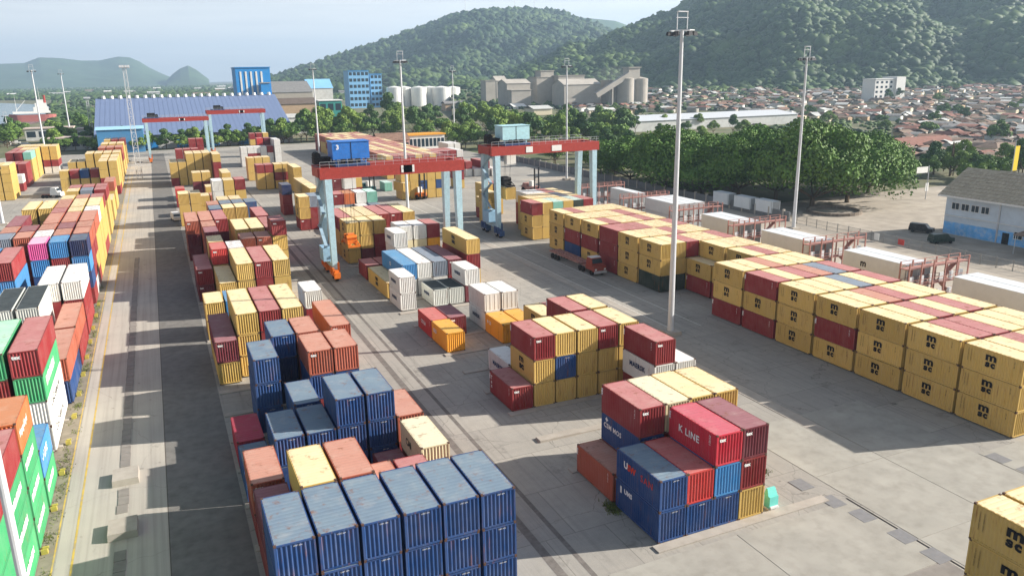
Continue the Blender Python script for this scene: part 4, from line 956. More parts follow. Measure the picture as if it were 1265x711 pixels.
for (x0,x1,pt,Y,d,rr,lb,rz_) in ((697,742,98,650,24,'gable','cement works hall with a pitched roof left of the conveyor',5),(690,722,94,690,20,'flat','flat topped cement works block behind the pitched hall',0),(663,688,96,700,20,'flat','tall narrow cement works tower block',0),
    (668,684,88,701,12,'flat','small penthouse block on the tall cement works tower',0),(626,655,98,690,22,'gable','beige gabled cement works hall at the left end',4),(632,656,112,680,10,'flat','low beige annex below the gabled cement hall',0),(600,612,100,760,14,'flat','small grey block far left of the cement works',0),(752,768,100,645,14,'flat','beige block at the left foot of the silos',0),(613,626,94,800,16,'gable','grey steep roofed block behind the beige hall',5)):
    bldg('cement_building', x0, x1, pt, Y, d, mcm, lb, 0, mcm, roof=rr, rise_=rz_ or 3)
# distant sheds on the far left shore and between the trees
for k in range(46):
    px = random.uniform(-10, 300) if k < 30 else random.uniform(330, 700); py = random.uniform(104, 122) if k < 30 else random.uniform(118, 150)
    p = gnd(px, py)
    if k < 30 and p.y > 3300: continue
    wv = random.uniform(14, 42) if k < 30 else random.uniform(10,22); h_ = random.uniform(5,9); d_ = random.uniform(10,20)
    s_ = MB().box(-wv/2,wv/2,0,d_,0,h_).obj('shed', random.choice([mt_ltw, mt_white, WALLC[0], WALLC[3]]), None, p); tag(s_, 'long pale shed among the trees on the distant shore' if k < 30 else 'low industrial roof among the trees behind the yard', 'shed', 'distant sheds' if k < 30 else 'sheds behind the yard')
    rb = MB(); rb.quad((-wv/2-1,-1,h_+.02),(wv/2+1,-1,h_+.02),(wv/2+1,d_/2,h_+2.5),(-wv/2-1,d_/2,h_+2.5)); rb.quad((wv/2+1,d_+1,h_+.02),(-wv/2-1,d_+1,h_+.02),(-wv/2-1,d_/2,h_+2.5),(wv/2+1,d_/2,h_+2.5)); rb.obj('roof', random.choice([ROOFC[3],ROOFC[4],ROOFC[2],mt_white]), s_)
for (x0,x1,pt,Y,lb) in ((60,112,172,470,'long pale roofed shed behind the left lamp masts'),(95,112,160,500,'small white house with a porch left of the blue warehouse'),(30,90,160,560,'low pinkish roofed dock shed')):
    bldg('dock_shed', x0, x1, pt, Y, 12, mt_ltw, lb, 1, mat('pinkish pale roof','#c9b6aa'), 4)
# water and ship
mw, nw, bw = _new('harbour water'); bw.inputs['Specular IOR Level'].default_value = .5; bw.inputs['Base Color'].default_value = (.12,.17,.18,1); bw.inputs['Roughness'].default_value = .18
bpn = nw.nodes.new('ShaderNodeBump'); bpn.inputs['Strength'].default_value = .3; nw.links.new(noise(nw, .25, 4, geovec(nw)), bpn.inputs['Height']); nw.links.new(bpn.outputs[0], bw.inputs['Normal'])
g = MB(); pts = [gnd(-260,172), gnd(2,162), gnd(40,153), gnd(66,147), gnd(100,131), gnd(-10,127), gnd(-260,132)]
g.v = [(p.x,p.y,.03) for p in pts]; g.f = [tuple(range(7))]; g.mi = [0]; tag(g.obj('harbour_water', mw), kind='structure')
sh = empty('cargo_ship', gnd(42,150), rz=R(8), label='white and red cargo ship moored on the far left', cat='ship')
hb = MB()
for k in range(12):
    t0, t1 = -1+k/6, -1+(k+1)/6
    wf = lambda t: 6.5*(1-max(0,(abs(t)-.55)/.45)**2*.95)
    hb.hexa([(t0*34,-wf(t0)*.8,0),(t1*34,-wf(t1)*.8,0),(t1*34,wf(t1)*.8,0),(t0*34,wf(t0)*.8,0),(t0*34,-wf(t0),7+2.5*max(0,-t0-.5)),(t1*34,-wf(t1),7+2.5*max(0,-t1-.5)),(t1*34,wf(t1),7+2.5*max(0,-t1-.5)),(t0*34,wf(t0),7+2.5*max(0,-t0-.5))])
sh.scale = (.55,.7,.85); hb.obj('hull', mat('ship red','#a3605a',.6,.1), sh); MB().box(-28,26,-5.6,5.6,8.5,10.5).obj('bulwark', mt_white, sh)
MB().box(2,24,-5,5,10.51,15).box(5,22,-4.6,4.6,15.01,19).box(9,18,-4.2,4.2,19.01,22.5).obj('superstructure', mt_white, sh)
MB().bar((20,0,19.1),(20,0,27),1.8,10).obj('funnel', mt_red, sh); MB().bar((13,0,22.6),(13,0,36),.35,6,r2=.15).obj('mast', mt_white, sh); MB().bar((-22,0,9),(-22,0,26),.4,6,r2=.2).bar((-22,0,12),(-8,0,22),.3,5).obj('derrick', mt_white, sh)
# ------------------------------------------------------------------ hills
def ico(sub=1):
    b_ = bmesh.new(); bmesh.ops.create_icosphere(b_, subdivisions=sub, radius=1); v = np.array([x.co[:] for x in b_.verts]); f = np.array([[x.index for x in q.verts] for q in b_.faces]); b_.free(); return v, f
IV, IFc = ico(1)
def clumps(name, pos, rad, m, flat=.8, amp=.30, seed=1):
    rg = np.random.default_rng(seed); n_ = len(pos); nv = 14
    vars_ = []
    for _ in range(nv):
        d = 1+amp*np.clip(rg.normal(size=(len(IV),1)), -1.6, 1.6); v = IV*d; v[:,2] *= flat; vars_.append(v)
    vars_ = np.array(vars_); k = rg.integers(0, nv, n_); V_ = vars_[k]*np.asarray(rad)[:,None,None]+np.asarray(pos)[:,None,:]
    F_ = IFc[None]+(np.arange(n_)*len(IV))[:,None,None]
    return npmesh(name, V_.reshape(-1,3), F_.reshape(-1,3), m, True)
def hill(name, sil, Db, Dr, nrows, label, m, seed, spur=.16, ncl=0, rcl=(6,10), cm=None, x0=None, x1=None, zb=0., clab=None, pw=1.15):
    rg = np.random.default_rng(seed); sx = [s[0] for s in sil]; sy = [s[1] for s in sil]; x0 = sx[0]; x1 = sx[-1]; nx = 150
    ph = rg.uniform(0, 6.28, 12)
    def P(x, s):
        x = np.asarray(x, float); s = np.asarray(s, float); y = np.interp(x, sx, sy)
        d = np.array([np.array(ray(a, b_)) for a, b_ in zip(np.ravel(x), np.ravel(y))]); hl = np.hypot(d[:,0], d[:,1]); ux, uy = d[:,0]/hl, d[:,1]/hl
        zr = np.maximum(CAMH+d[:,2]/hl*Dr, 1.); ss = np.ravel(s); D = Db+(Dr-Db)*ss
        px = ux*D; py = uy*D
        prof = np.where(ss <= 1, np.clip(ss,0,1)**pw, 1-(ss-1)*.9)
        wv = (np.sin(px/150+py/310+ph[0])+.7*np.sin(px/83-py/120+ph[1])+.5*np.sin(px/47+py/66+ph[2])+.35*np.sin(px/29-py/31+ph[3]))/2.2
        z = zb+(zr-zb)*np.clip(prof+spur*wv*np.sin(np.pi*np.clip(ss,0,1))**.8, 0, 3)
        return np.c_[px, py, z]
    xs_ = np.linspace(x0, x1, nx); ss_ = np.r_[np.linspace(-.03, 1, nrows), np.linspace(1.04, 1.5, 6)]
    gx, gs = np.meshgrid(xs_, ss_); V_ = P(gx.ravel(), gs.ravel()); nr = len(ss_)
    i = np.arange(nr-1)[:,None]*nx+np.arange(nx-1)[None]; F_ = np.stack([i, i+1, i+nx+1, i+nx], -1).reshape(-1,4)
    o = link(name, npmesh(name, V_, F_, m, True)); tag(o, None, None, kind='structure')
    if ncl:
        cx_ = rg.uniform(x0, x1, ncl); cs_ = rg.uniform(0, 1.0, ncl)**.85; pos = P(cx_, cs_); r_ = rg.uniform(rcl[0], rcl[1], ncl)*rg.choice([.55,.8,1,1,1.5], ncl)
        pos[:,2] += r_*rg.uniform(-.1, .7, ncl)
        f_ = link(name+'_forest', clumps(name+'_forest', pos, r_, cm or LFH, seed=seed)); tag(f_, clab, 'forest', kind='stuff')
    return o
MT_H = mat('forest floor','#3d4d2c',.95,.3,.01,dfac=.5,dirt=srgb('#5a5f38'),rnd=False); MT_HF = mat('distant forest','#3f5536',.95,.3,.006,dfac=.4,dirt=srgb('#5c6b40'),rnd=False)
hill('near_hill', [(560,118),(600,104),(640,88),(680,72),(705,58),(735,54),(755,42),(790,29),(820,18),(850,6),(880,-6),(930,-22),(1000,-40),(1100,-56),(1200,-66),(1300,-70),(1420,-60),(1560,-20)], 930, 1650, 90, None, MT_H, 5, .24, 46000, (3.2,6.6), clab='thick green forest covering the near hill on the right')
hill('middle_hill', [(300,99),(345,95),(390,80),(440,64),(490,47),(530,32),(565,19),(600,15),(640,13),(690,14),(712,22),(760,40),(820,60),(900,70)], 1550, 2700, 60, None, MT_H, 11, .2, 26000, (5,9.5), clab='forest covering the middle hill behind the tanks')
hill('back_ridge', [(640,60),(690,30),(720,22),(760,26),(800,40),(880,50)], 3200, 4300, 20, None, MT_HF, 17, .1)
hill('distant_hills', [(-120,86),(-60,82),(0,79),(30,78),(48,71),(75,72),(100,75),(122,75),(146,70),(160,71),(172,76),(185,84),(200,91),(215,97),(225,100)], 5600, 7000, 24, None, MT_HF, 21, .08)
hill('distant_cone', [(206,99),(214,91),(222,85),(232,81),(242,86),(250,92),(258,98)], 5000, 6000, 12, None, MT_HF, 23, .03)
# low woods between the town and the hills (one uncountable mass each)
def wood(name, n_, xr, yr, rr, label, seed, m=LFH):
    rg = np.random.default_rng(seed); pos = []
    for _ in range(n_):
        p = gnd(rg.uniform(*xr), rg.uniform(*yr))
        if math.hypot(p.x,p.y) > 5000: continue
        pos.append((p.x,p.y,rr[0]*.3+rise(p)*(p.x > 250)))
    pos = np.array(pos); r_ = rg.uniform(rr[0], rr[1], len(pos)); o = link(name, clumps(name, pos, r_, m, .7, seed=seed)); tag(o, label, 'wood', kind='stuff')
wood('shore_woods', 4500, (-20, 300), (103, 124), (4,9), 'low green woods on the distant shore at the left', 31)
wood('dock_woods', 420, (62, 122), (124, 168), (2.5,5), 'green trees and scrub behind the docks on the left', 39)
wood('foothill_woods', 4000, (300, 640), (101, 124), (4,8), 'green trees filling the flat land below the middle hill', 33)
wood('town_edge_woods', 2600, (560, 980), (114, 140), (2.2,4.2), 'trees around the cement works and at the foot of the near hill', 35)
wood('town_scrub', 1700, (930, 1290), (118, 205), (1.2,2.6), 'scrub and bushes growing between the town houses', 37)
# ------------------------------------------------------------------ reefers, racks, fence, right-hand building
mt_reef = mat('reefer white','#d0d2d2',.5,.04,.5,dfac=.12,dirt=srgb('#9a9c9c')); mt_rack = mat('rack brown red','#a87a70',.7,.15,1.5,dfac=.3)
def reefer(x, y_, z, L, label, m_logo=False):
    o = MB().box(-WC/2,WC/2,-L/2+.35,L/2,.02,2.86).obj('refrigerated_container', mt_reef, None, (x+WC/2,y_+L/2,z)); tag(o, label, 'container', 'white refrigerated containers by the racks')
    MB().box(-WC/2+.1,WC/2-.1,-L/2,-L/2+.34,.1,2.75).obj('cooling_unit', mat('reefer grille','#9a9c9c',.5,.1,4), o)
    f_ = MB()
    for sy in (-L/2, L/2-.12):
        for sx in (-WC/2-.006, WC/2-.12+.006): f_.box(sx, sx+.12, sy-.005, sy+.125, 0, 2.9)
    f_.obj('corner_post', mt_reef, o)
    if m_logo: text(o, 'm', 1.5, mt_txk, (-WC/2-.02, 2.6, 2.2), RL, .06)
    return o
for i,(x,y_,n_,lb,lg) in enumerate(((100.4,79.2,2,'between the second and third racks from the front',True),(100.4,98.6,2,'beside the third rack from the front',False),(101.5,117.8,2,'near the fourth rack from the front',False),(104.0,142.2,3,'in the largest white group near the trees',False),(100.4,59.5,2,'at the right edge in front of the nearest rack',False),(105.5,160.5,1,'at the far end by the rearmost racks',False))):
    for k in range(n_):
        for t in range(2 if i != 3 or k < 3 else 1):
            reefer(x+2.62*k, y_, .02+2.93*t, 12.19, f"white refrigerated container, {'upper' if t else 'lower'}, {ORD[k]} {lb}", lg and k == 0 and t == 1)
for i,(px,py) in enumerate(((899,258),(926,264),(953,269))):
    p = gnd(px,py); reefer(p.x, p.y, 1.0, 6.06, f'small white refrigerated box on legs under the big trees, {ORD[i]} from the left')
p = gnd(800,258); 
def rack(x0, x1, y_, label):
    r_ = empty('reefer_rack', (x0,y_,0), label=label, cat='rack', group='brown red access racks for the refrigerated containers')
    w_ = x1-x0
    pm = MB().box(-.09,.09,-.09,.09,0,6.6).mesh('post', mt_rack)
    for k in range(6):
        for d in (0,1.6): link('post', pm, r_, (w_*k/5, d, 0))
    for z in (.3,2.9,5.6):
        MB().box(-.2,w_+.2,.14,1.46,z,z+.12).obj('walkway', mt_rack, r_)
        rl = MB()
        for zz in (.5,1.0): rl.beam((0,-.05,z+zz),(w_,-.05,z+zz),.06,.06); rl.beam((0,1.65,z+zz),(w_,1.65,z+zz),.06,.06)
        rl.obj('handrail', mt_rack, r_)
    st_ = MB(); st_.beam((w_*.85,.8,.3),(w_*.6,.8,2.9),.8,.12); st_.beam((w_*.6,.8,3.0),(w_*.85,.8,5.6),.8,.12); st_.obj('stair', mt_rack, r_)
    sb = MB()
    for k in range(6): sb.box(w_*(k+.3)/6, w_*(k+.7)/6, .3, .5, 3.1, 4.4); sb.box(w_*(k+.3)/6, w_*(k+.7)/6, .3, .5, .5, 1.8)
    sb.obj('plug_cabinet', mt_reef, r_)
for i,(y_,lb) in enumerate(((77.4,'nearest'),(96.9,'second nearest'),(116.4,'third'),(135.6,'fourth'),(155.5,'fifth'),(175.5,'rearmost'))):
    rack(98.6, 111.4, y_, f'brown red steel access rack for refrigerated containers, {lb} of the row')
# fence: posts and mesh panels
fn = empty('fence', (132.6, 60, 0), label='grey mesh fence on thin posts between service road and gravel court', cat='fence')
def wire_mat():
    m, n, b = _new('wire mesh'); v = geovec(n, (1,1,1)); 
    b.inputs['Base Color'].default_value = (.35,.34,.32,1); return m
mt_wire = mat('fence wire','#8d8a84',.6,.1); pm = MB().bar((0,0,0),(0,0,2.0),.09,6).mesh('post', mt_wire)
wp = MB()
for k in range(13): wp.bar((0,k*3/12,.15),(0,k*3/12,1.8),.018,3)
for z in (.15,.9,1.8): wp.bar((0,0,z),(0,3,z),.045,4)
wpm = wp.mesh('mesh_panel', mt_wire)
for k in range(26): link('post', pm, fn, (0,k*3.0,0)); link('mesh_panel', wpm, fn, (0,k*3.0,0))
MB().box(-.05,.05,0,1.2,.3,1.7).obj('notice_board', mt_white, fn, (-.1, 52, 0))
MB().box(-.04,.04,0,1.4,.4,1.5).obj('red_notice', mat('red notice','#b8433c'), fn, (-.1, 46, 0))
# wall along the trees
wl = MB().box(133.0,133.4,138,330,0,2.2).obj('boundary_wall', mat('dark boundary wall','#6a6c6e')); tag(wl, 'long low grey boundary wall under the big dark trees', 'wall')
for k in range(40): MB().box(-.25,.25,-.25,.25,0,2.6).obj('pillar', mt_conc, wl, (133.2,140+k*4.8,0)) if k < 1 else link('pillar', wl.children[0].data, wl, (133.2,140+k*4.8,0))
# round stone tree bed
bd = MB()
p = gnd(1030,262)
for k in range(28):
    a0, a1 = 2*math.pi*k/28, 2*math.pi*(k+.94)/28
    bd.hexa([(6.5*math.cos(a0),6.5*math.sin(a0),0),(6.5*math.cos(a1),6.5*math.sin(a1),0),(5.9*math.cos(a1),5.9*math.sin(a1),0),(5.9*math.cos(a0),5.9*math.sin(a0),0),(6.5*math.cos(a0),6.5*math.sin(a0),.7),(6.5*math.cos(a1),6.5*math.sin(a1),.7),(5.9*math.cos(a1),5.9*math.sin(a1),.7),(5.9*math.cos(a0),5.9*math.sin(a0),.7)])
tag(bd.obj('tree_bed', mat('stone kerb','#7d7266',.9,.2), None, p), 'round stone kerb of the tree bed on the gravel court', 'planter')
# building with the tiled roof
bw_ = 14.; hb_ = 8.2; by0, by1 = 84.0, 112.5
bo = MB().box(0,bw_,0,by1-by0,0,hb_).obj('workshop_building', mat('pale blue grey wall','#c3ccd3',.8,.06,.3,dfac=.25,dirt=srgb('#8e959a')), None, (152,by0,0)); tag(bo, 'two storey pale blue workshop with a brown grey tiled roof at the right edge', 'building')
mt_tile = mat('roof tile','#b0a48e',.85,.22,1.2,dfac=.35,dirt=srgb('#7c7262'))
n_r, n_c = 9, 34; Lr = by1-by0+2.4
tile = MB().hexa([(0,0,0),(0,Lr/n_c-.06,0),(1.05,Lr/n_c-.06,.0),(1.05,0,0),(0,0,.12),(0,Lr/n_c-.06,.12),(1.05,Lr/n_c-.06,.05),(1.05,0,.05)]).mesh('tile', mt_tile)
MB().hexa([(-1.2,-1.2,hb_+.01),(bw_/2,-1.2,hb_+5.2),(bw_+1.2,-1.2,hb_+.01),(bw_/2,-1.2,hb_+.01),(-1.2,Lr-1.2,hb_+.01),(bw_/2,Lr-1.2,hb_+5.2),(bw_+1.2,Lr-1.2,hb_+.01),(bw_/2,Lr-1.2,hb_+.01)]).obj('roof', mt_tile, bo)
sl_ = math.atan2(5.2, bw_/2+1.2); ln = math.hypot(5.2, bw_/2+1.2)
for r in range(n_r):
    for c in range(n_c):
        if r*n_c+c >= 298: break
        t = r/n_r; o = link('tile', tile, bo, (-1.2+t*(bw_/2+1.2), -1.2+c*Lr/n_c, hb_+.04+t*5.2), (0,-sl_,0))
MB().box(-1.35,-1.2,-1.2,Lr-1.2,hb_-.3,hb_+.05).obj('gutter', mt_white, bo)
MB().box(-.03,.0,10,by1-by0-.1,.05,2.6).obj('blue_dado', mat('bright blue wall paint','#6aa9dc',.6,.15,.5,dfac=.7,dirt=srgb('#c3ccd3')), bo)
wm = MB().box(-.08,.02,-.8,.8,0,1.3).mesh('window', mt_glass); fr = MB().box(-.12,-.081,-.9,-.8,-.1,1.4).box(-.12,-.081,.8,.9,-.1,1.4).box(-.12,-.081,-.8,.8,-.1,0).box(-.12,-.081,-.8,.8,1.3,1.4).box(-.12,-.081,-.04,.04,0,1.3).mesh('window_frame', mt_white)
for yy in (26.2,24.0,21.8,19.6): w_o = link('window', wm, bo, (0,yy,5.4)); link('window_frame', fr, w_o)
for yy in (12.2,9.2,6.2): w_o = link('window', wm, bo, (0,yy,1.5)); link('window_frame', fr, w_o)
MB().box(-.05,.02,14,15.4,0,2.3).obj('door', mt_black, bo)
MB().box(-.15,-.03,16.4,16.7,0,hb_).obj('downpipe', mt_steel, bo)
for z in (3.9,): MB().box(-.2,-.03,0,by1-by0,z,z+.15).obj('string_course', mt_white, bo)
cn = empty('lean_to_canopy', (148.2, 84, 0), label='rusty open lean-to canopy with poles in front of the workshop', cat='canopy')
MB().hexa([(-3,-6,3.6),(3,-6,4.3),(3,9,4.3),(-3,9,3.6),(-3,-6,3.7),(3,-6,4.4),(3,9,4.4),(-3,9,3.7)]).obj('canopy_roof', ROOFC[2], cn)
pm2 = MB().bar((0,0,0),(0,0,3.6),.08,6).mesh('post', mt_steel)
for a in (-2.8,2.7):
    for b_ in (-5.5,-1,3.5,8.5): link('post', pm2, cn, (a,b_,0))
MB().box(1.2,2.2,2,5,0,2).obj('water_tank', mt_reef, cn)
# sign posts, banner
p = gnd(1143,246); sp = MB().bar((0,0,0),(0,0,9),.12,8).obj('sign_post', mt_steel, None, p); tag(sp, 'thin post with a white board at the far side of the court', 'sign'); MB().box(-4.6,-.4,-.05,.05,7.2,8.8).obj('sign_board', mt_white, sp); MB().box(-.6,.6,-.06,.06,2.2,4.4).obj('lower_board', mt_white, sp)
p = atY(1250, 211, 150); bn = MB().bar((0,0,0),(0,0,p.z+9),.12,6).obj('banner_pole', mt_steel, None, (p.x,150,0)); tag(bn, 'tall yellow hanging banner on a pole behind the workshop roof', 'banner'); MB().box(.15,2.1,-.04,.04,p.z,p.z+7.2).obj('banner_cloth', mat('yellow banner','#e2c52f',.6,.05,dfac=.05), bn)
p = gnd(1173,217.5); u = MB().bar((0,0,0),(0,0,11),.3,8,r2=.2).beam((-2,0,10.2),(2,0,10.2),.15,.2).bar((1.6,0,0),(.4,0,10),.18,6).obj('utility_pole', MT_BARK, None, p); tag(u, 'leaning wooden utility pole behind the left end of the tiled roof', 'pole')
for i,(px,py) in enumerate(((980,150),(1040,190),(1128,120),(960,118),(1150,112),(600,150))):
    p = gnd(px,py); u = MB().bar((0,0,0),(0,0,12),.16,6,r2=.1).beam((-1,0,11.2),(1,0,11.2),.12,.12).obj('utility_pole', mt_steel, None, p); tag(u, 'thin utility pole among the town roofs', 'pole', 'utility poles in the town')
for i,(px,pt) in enumerate(((575,0),(636,1),(660,3))):
    d = ray(px, 20); t = 2700/math.hypot(d.x,d.y); b_ = Vector((0,0,CAMH))+d*t; top = Vector((0,0,CAMH))+ray(px,pt-6)*t
    a_ = MB().bar((0,0,-20),(0,0,top.z-b_.z),1.1,5,r2=.5).obj('radio_mast', mt_steel, None, b_); tag(a_, f'thin radio mast on the crest of the middle hill, {ORD[i]} from the left', 'radio mast')
# ------------------------------------------------------------------ vehicles
def truck(loc, rz, label, cabm, trailer=True, load=None, cab_w=None):
    t = empty('truck', loc, rz, label=label, cat='truck')         # drives towards -Y
    cb = MB(); cb.hexa([(-1.2,-1.1,.9),(1.2,-1.1,.9),(1.2,1.2,.9),(-1.2,1.2,.9),(-1.15,-1.0,2.0),(1.15,-1.0,2.0),(1.15,1.2,2.0),(-1.15,1.2,2.0)])
    cb.hexa([(-1.15,-.95,2.01),(1.15,-.95,2.01),(1.15,1.15,2.01),(-1.15,1.15,2.01),(-1.0,-.5,3.0),(1.0,-.5,3.0),(1.0,1.0,3.0),(-1.0,1.0,3.0)]); cb.box(-1.2,1.2,-1.9,-1.11,.8,1.75)
    c_ = cb.obj('cab', cabm, t); MB().hexa([(-1.0,-.97,2.1),(1.0,-.97,2.1),(1.0,-.9,2.1),(-1.0,-.9,2.1),(-.92,-.6,2.85),(.92,-.6,2.85),(.92,-.53,2.85),(-.92,-.53,2.85)]).obj('windscreen', mt_glass, c_)
    MB().box(-1.0,1.0,-.5,1.0,3.01,3.1).obj('cab_roof', mt_white, t); MB().box(-1.25,1.25,-2.0,-1.91,.5,.95).obj('bumper', mt_steel, t)
    for s_ in (-.9,.9): MB().box(s_-.18,s_+.18,-1.95,-1.91,1.05,1.35).obj('headlight', mt_white, t)
    fr = MB(); fr.box(-.5,.5,1.21,4.2,.8,1.1)
    if trailer: fr.box(-.6,-.3,3.4,15.5,1.15,1.45); fr.box(.3,.6,3.4,15.5,1.15,1.45); [fr.box(-1.2,1.2,y_,y_+.25,1.18,1.42) for y_ in (3.5,6.3,9.2,12.2,15.2)]; [fr.box(sx*1.15-.05,sx*1.15+.05,3.5,15.4,1.2,1.4) for sx in (-1,1)]
    fr.obj('chassis', mt_rack, t)
    wm_ = MB().bar((-.16,0,0),(.16,0,0),.5,14).mesh('wheel', mt_black)
    for y_ in ((-.7,2.4,3.5)+((12.0,13.2,14.4) if trailer else ())):
        for s_ in (-1.02,1.02): link('wheel', wm_, t, (s_,y_,.5))
    return t
truck((68.2, 116.5, 0), 0, 'red flatbed truck with an empty trailer parked beside the yellow stack', mat('truck red','#8e3a2a',.5,.1,2,dfac=.3))
def lifter(loc, label, m, box=None):
    t = empty('container_lifter', loc, .2, label=label, cat='lift truck')
    MB().box(-1.4,1.4,-1,4.5,.9,1.9).hexa([(-1.3,2.2,1.91),(1.3,2.2,1.91),(1.3,4.4,1.91),(-1.3,4.4,1.91),(-1.1,2.3,2.7),(1.1,2.3,2.7),(1.1,4.2,2.7),(-1.1,4.2,2.7)]).obj('body', m, t)
    MB().box(-.7,.7,.2,1.7,1.95,3.5).obj('cabin', mt_white, t); MB().box(-.9,-.6,-1.4,-1.05,.3,7.5).box(.6,.9,-1.4,-1.05,.3,7.5).box(-.6,.6,-1.35,-1.1,4.6,4.9).obj('lifting_mast', mt_black, t)
    wm_ = MB().bar((-.3,0,0),(.3,0,0),.75,14).mesh('wheel', mt_black)
    for y_ in (-.3,3.6):
        for s_ in (-1.3,1.3): link('wheel', wm_, t, (s_,y_,.75))
    return t
p = gnd(520,246); lifter((p.x,p.y,0), 'orange lift truck holding a yellow container behind the thin lamp mast', mt_orange)
q = link('shipping_container', cmesh(2,'y','all'), None, (p.x-4.8,p.y+2,2.6), (0,0,.2)); tag(q, 'yellow container carried by the orange lift truck', 'container', 'shipping containers stacked in the yard')
p = gnd(458,238); lifter((p.x,p.y,0), 'dark teal lift truck beside the pale teal container', mat('dark teal machine','#2a5a5c',.5,.1))
p = gnd(660,238); lifter((p.x,p.y,0), 'dark red lift truck near the foot of the second gantry crane', mt_rack)
def van(loc, rz, label, m, cat='van', name='van'):
    t = empty(name, loc, rz, label=label, cat=cat); MB().hexa([(-.95,-2.4,.4),(.95,-2.4,.4),(.95,2.4,.4),(-.95,2.4,.4),(-.93,-2.3,1.15),(.93,-2.3,1.15),(.93,2.4,1.15),(-.93,2.4,1.15)]).hexa([(-.92,-1.5,1.16),(.92,-1.5,1.16),(.92,2.35,1.16),(-.92,2.35,1.16),(-.78,-.8,1.95),(.78,-.8,1.95),(.78,2.25,1.95),(-.78,2.25,1.95)]).obj('body', m, t)
    MB().hexa([(-.8,-1.47,1.22),(.8,-1.47,1.22),(.8,-1.42,1.22),(-.8,-1.42,1.22),(-.7,-.88,1.85),(.7,-.88,1.85),(.7,-.83,1.85),(-.7,-.83,1.85)]).obj('windscreen', mt_glass, t)
    wm_ = MB().bar((-.1,0,0),(.1,0,0),.34,12).mesh('wheel', mt_black)
    for y_ in (-1.5,1.5):
        for s_ in (-.88,.88): link('wheel', wm_, t, (s_,y_,.34))
p = gnd(218,272); van((p.x,p.y,0), .15, 'white van parked in the lane against the left of centre stack', mt_white)
p = gnd(70,244); truck((p.x,p.y,0), 1.2, 'small white truck in the open bay of the left stack', mt_white, False)
p = gnd(1162,300); van((p.x,p.y,0), 1.3, 'dark green car parked at the fence by the workshop', mat('dark car green','#24362f',.3,.1), 'car', 'parked_car')
p = gnd(1138,287); van((p.x,p.y,0), .4, 'black car standing at the corner of the workshop', mat('black car paint','#1c1d20',.3,.1), 'car', 'parked_car')
for i,(px,py) in enumerate(((20,178),(32,180),(80,182))):
    p = gnd(px,py); van((p.x,p.y,0), 1.5, f'pale van by the waterfront trees, {ORD[i]} from the left', mt_white)
# ------------------------------------------------------------------ small yard things
for i,y_ in enumerate((62.55,71.75)):
    o = MB().hexa([(-1.08,-1.25,.006),(1.08,-1.25,.006),(1.08,1.25,.006),(-1.08,1.25,.006),(-1.05,-1.2,.6),(1.05,-1.2,.6),(1.05,1.2,.6),(-1.05,1.2,.6)]).obj('concrete_block', mt_conc, None, (-6.1,y_,0)); tag(o, ['nearer square concrete block standing in the lane','farther square concrete block standing in the lane'][i], 'concrete block')
mt_yb = mat('yellow marker paint','#b3a650',.6,.1)
for k in range(12):
    y_ = 61.9+6.7*k; o = MB().box(-.22,.22,-.2,.2,.007,.42).box(-.1,.32,-.08,.08,.43,.56).obj('corner_marker', mt_yb, None, (-11.45,y_,0)); tag(o, 'small yellow corner marker at the foot of the tall left stack', 'marker', 'yellow corner markers along the left stack')
p = gnd(952,626); cb = MB().box(-.55,.55,-.4,.4,.15,1.45).hexa([(-.6,-.2,1.46),(.6,-.2,1.46),(.6,.45,1.46),(-.6,.45,1.46),(-.5,.1,2.2),(.5,.1,2.2),(.5,.3,2.2),(-.5,.3,2.2)]).obj('plastic_cabinet', mat('teal plastic','#6fc9bd',.5,.06,dfac=.1), None, p); tag(cb, 'small turquoise plastic cabinet beside the front corner of the mixed block', 'cabinet')
MB().box(-.5,.5,-.55,-.41,.15,.4).box(-.7,.7,-.45,.5,0,.14).obj('white_base', mt_white, cb); cb.scale = (.8,.8,.78)
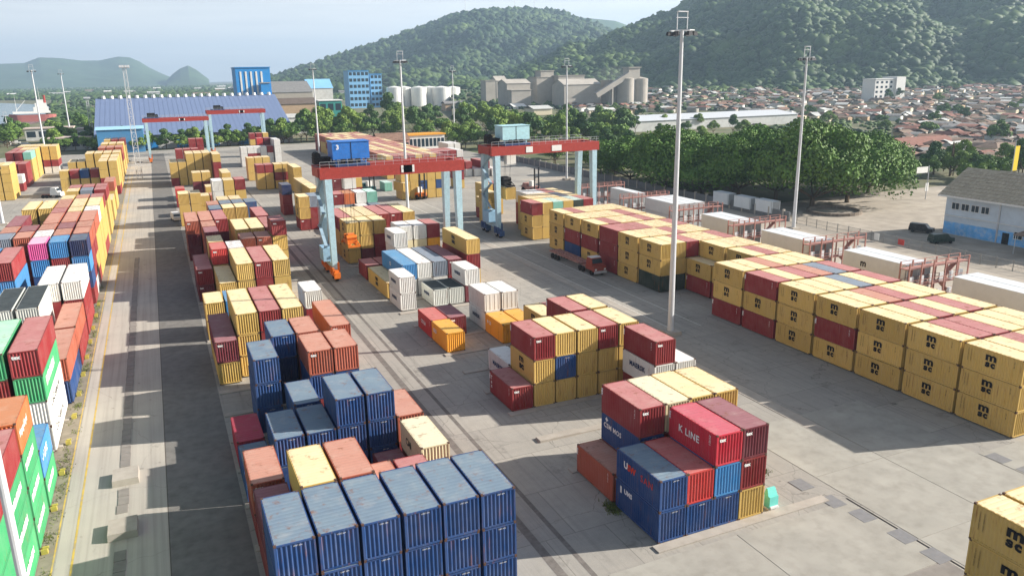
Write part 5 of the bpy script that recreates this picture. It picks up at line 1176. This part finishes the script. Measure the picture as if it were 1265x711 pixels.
# weeds
def tufts(name, n_, xr, yr, label, seed, zr=.35, cl=None):
    rg = np.random.default_rng(seed); c = np.c_[rg.uniform(*xr, n_), rg.uniform(*yr, n_)]
    if cl: cc = c[rg.integers(0, n_, cl)]; c = cc[rg.integers(0, cl, n_)]+rg.normal(size=(n_,2))*[.22,.5]
    a = rg.uniform(0, 6.28, n_); h_ = rg.uniform(.1, zr, n_); l_ = rg.normal(size=(n_,2))*.12; w2 = .05
    V_ = np.stack([np.c_[c[:,0]-w2*np.cos(a), c[:,1]-w2*np.sin(a), np.zeros(n_)], np.c_[c[:,0]+w2*np.cos(a), c[:,1]+w2*np.sin(a), np.zeros(n_)], np.c_[c+l_, h_]], 1).reshape(-1,3)
    tag(link(name, npmesh(name, V_, np.arange(n_*3).reshape(-1,3), LFG)), label, 'weeds', kind='stuff')
LFG = mat('weed green','#5f6a34',.8,.3,2,dfac=.4,dirt=srgb('#8f8a56'))
tufts('lane_weeds', 1800, (-11.8,-11.0), (45,150), 'weeds growing along the foot of the left stack', 41, .2, 70)
tufts('bay_weeds', 3500, (30,47), (48.2,48.9), 'dry weeds at the edge of the concrete beams', 43, .3, 24)
# ------------------------------------------------------------------ air
mh = bpy.data.materials.new('haze'); mh.use_nodes = True; n = mh.node_tree; n.nodes.clear(); oo = n.nodes.new('ShaderNodeOutputMaterial'); pv = n.nodes.new('ShaderNodeVolumePrincipled')
pv.inputs['Color'].default_value = (.56,.77,1,1); pv.inputs['Density'].default_value = 1.5e-4; pv.inputs['Anisotropy'].default_value = .25; n.links.new(pv.outputs[0], oo.inputs['Volume'])
md = bpy.data.materials.new('cement dust'); md.use_nodes = True; n = md.node_tree; n.nodes.clear(); oo = n.nodes.new('ShaderNodeOutputMaterial'); pv = n.nodes.new('ShaderNodeVolumePrincipled')
pv.inputs['Color'].default_value = (.95,.93,.9,1); pv.inputs['Density'].default_value = .0022; n.links.new(pv.outputs[0], oo.inputs['Volume'])
c_ = atY(733, 102, 690); pl = bmesh.new()
for (dx, dz, sx_, sz_) in ((-14,-22,34,16),(4,-12,40,20),(26,-2,34,18),(-34,-28,28,12)):
    t_ = bmesh.ops.create_icosphere(pl, subdivisions=3, radius=1, matrix=Matrix.Translation((c_.x+dx, 690, c_.z+dz)) @ Matrix.Diagonal((sx_, 20, sz_, 1)))
me_ = bpy.data.meshes.new('dust_plume'); pl.to_mesh(me_); pl.free(); me_.materials.append(md); tag(link('dust_plume', me_), 'pale dust drifting up from the cement works', kind='stuff')
hz = MB().box(-9300,9300,-3300,12300,-1.1,520).obj('haze', mh); hz['kind'] = 'stuff'; hz['label'] = 'thin bluish haze over the whole port'
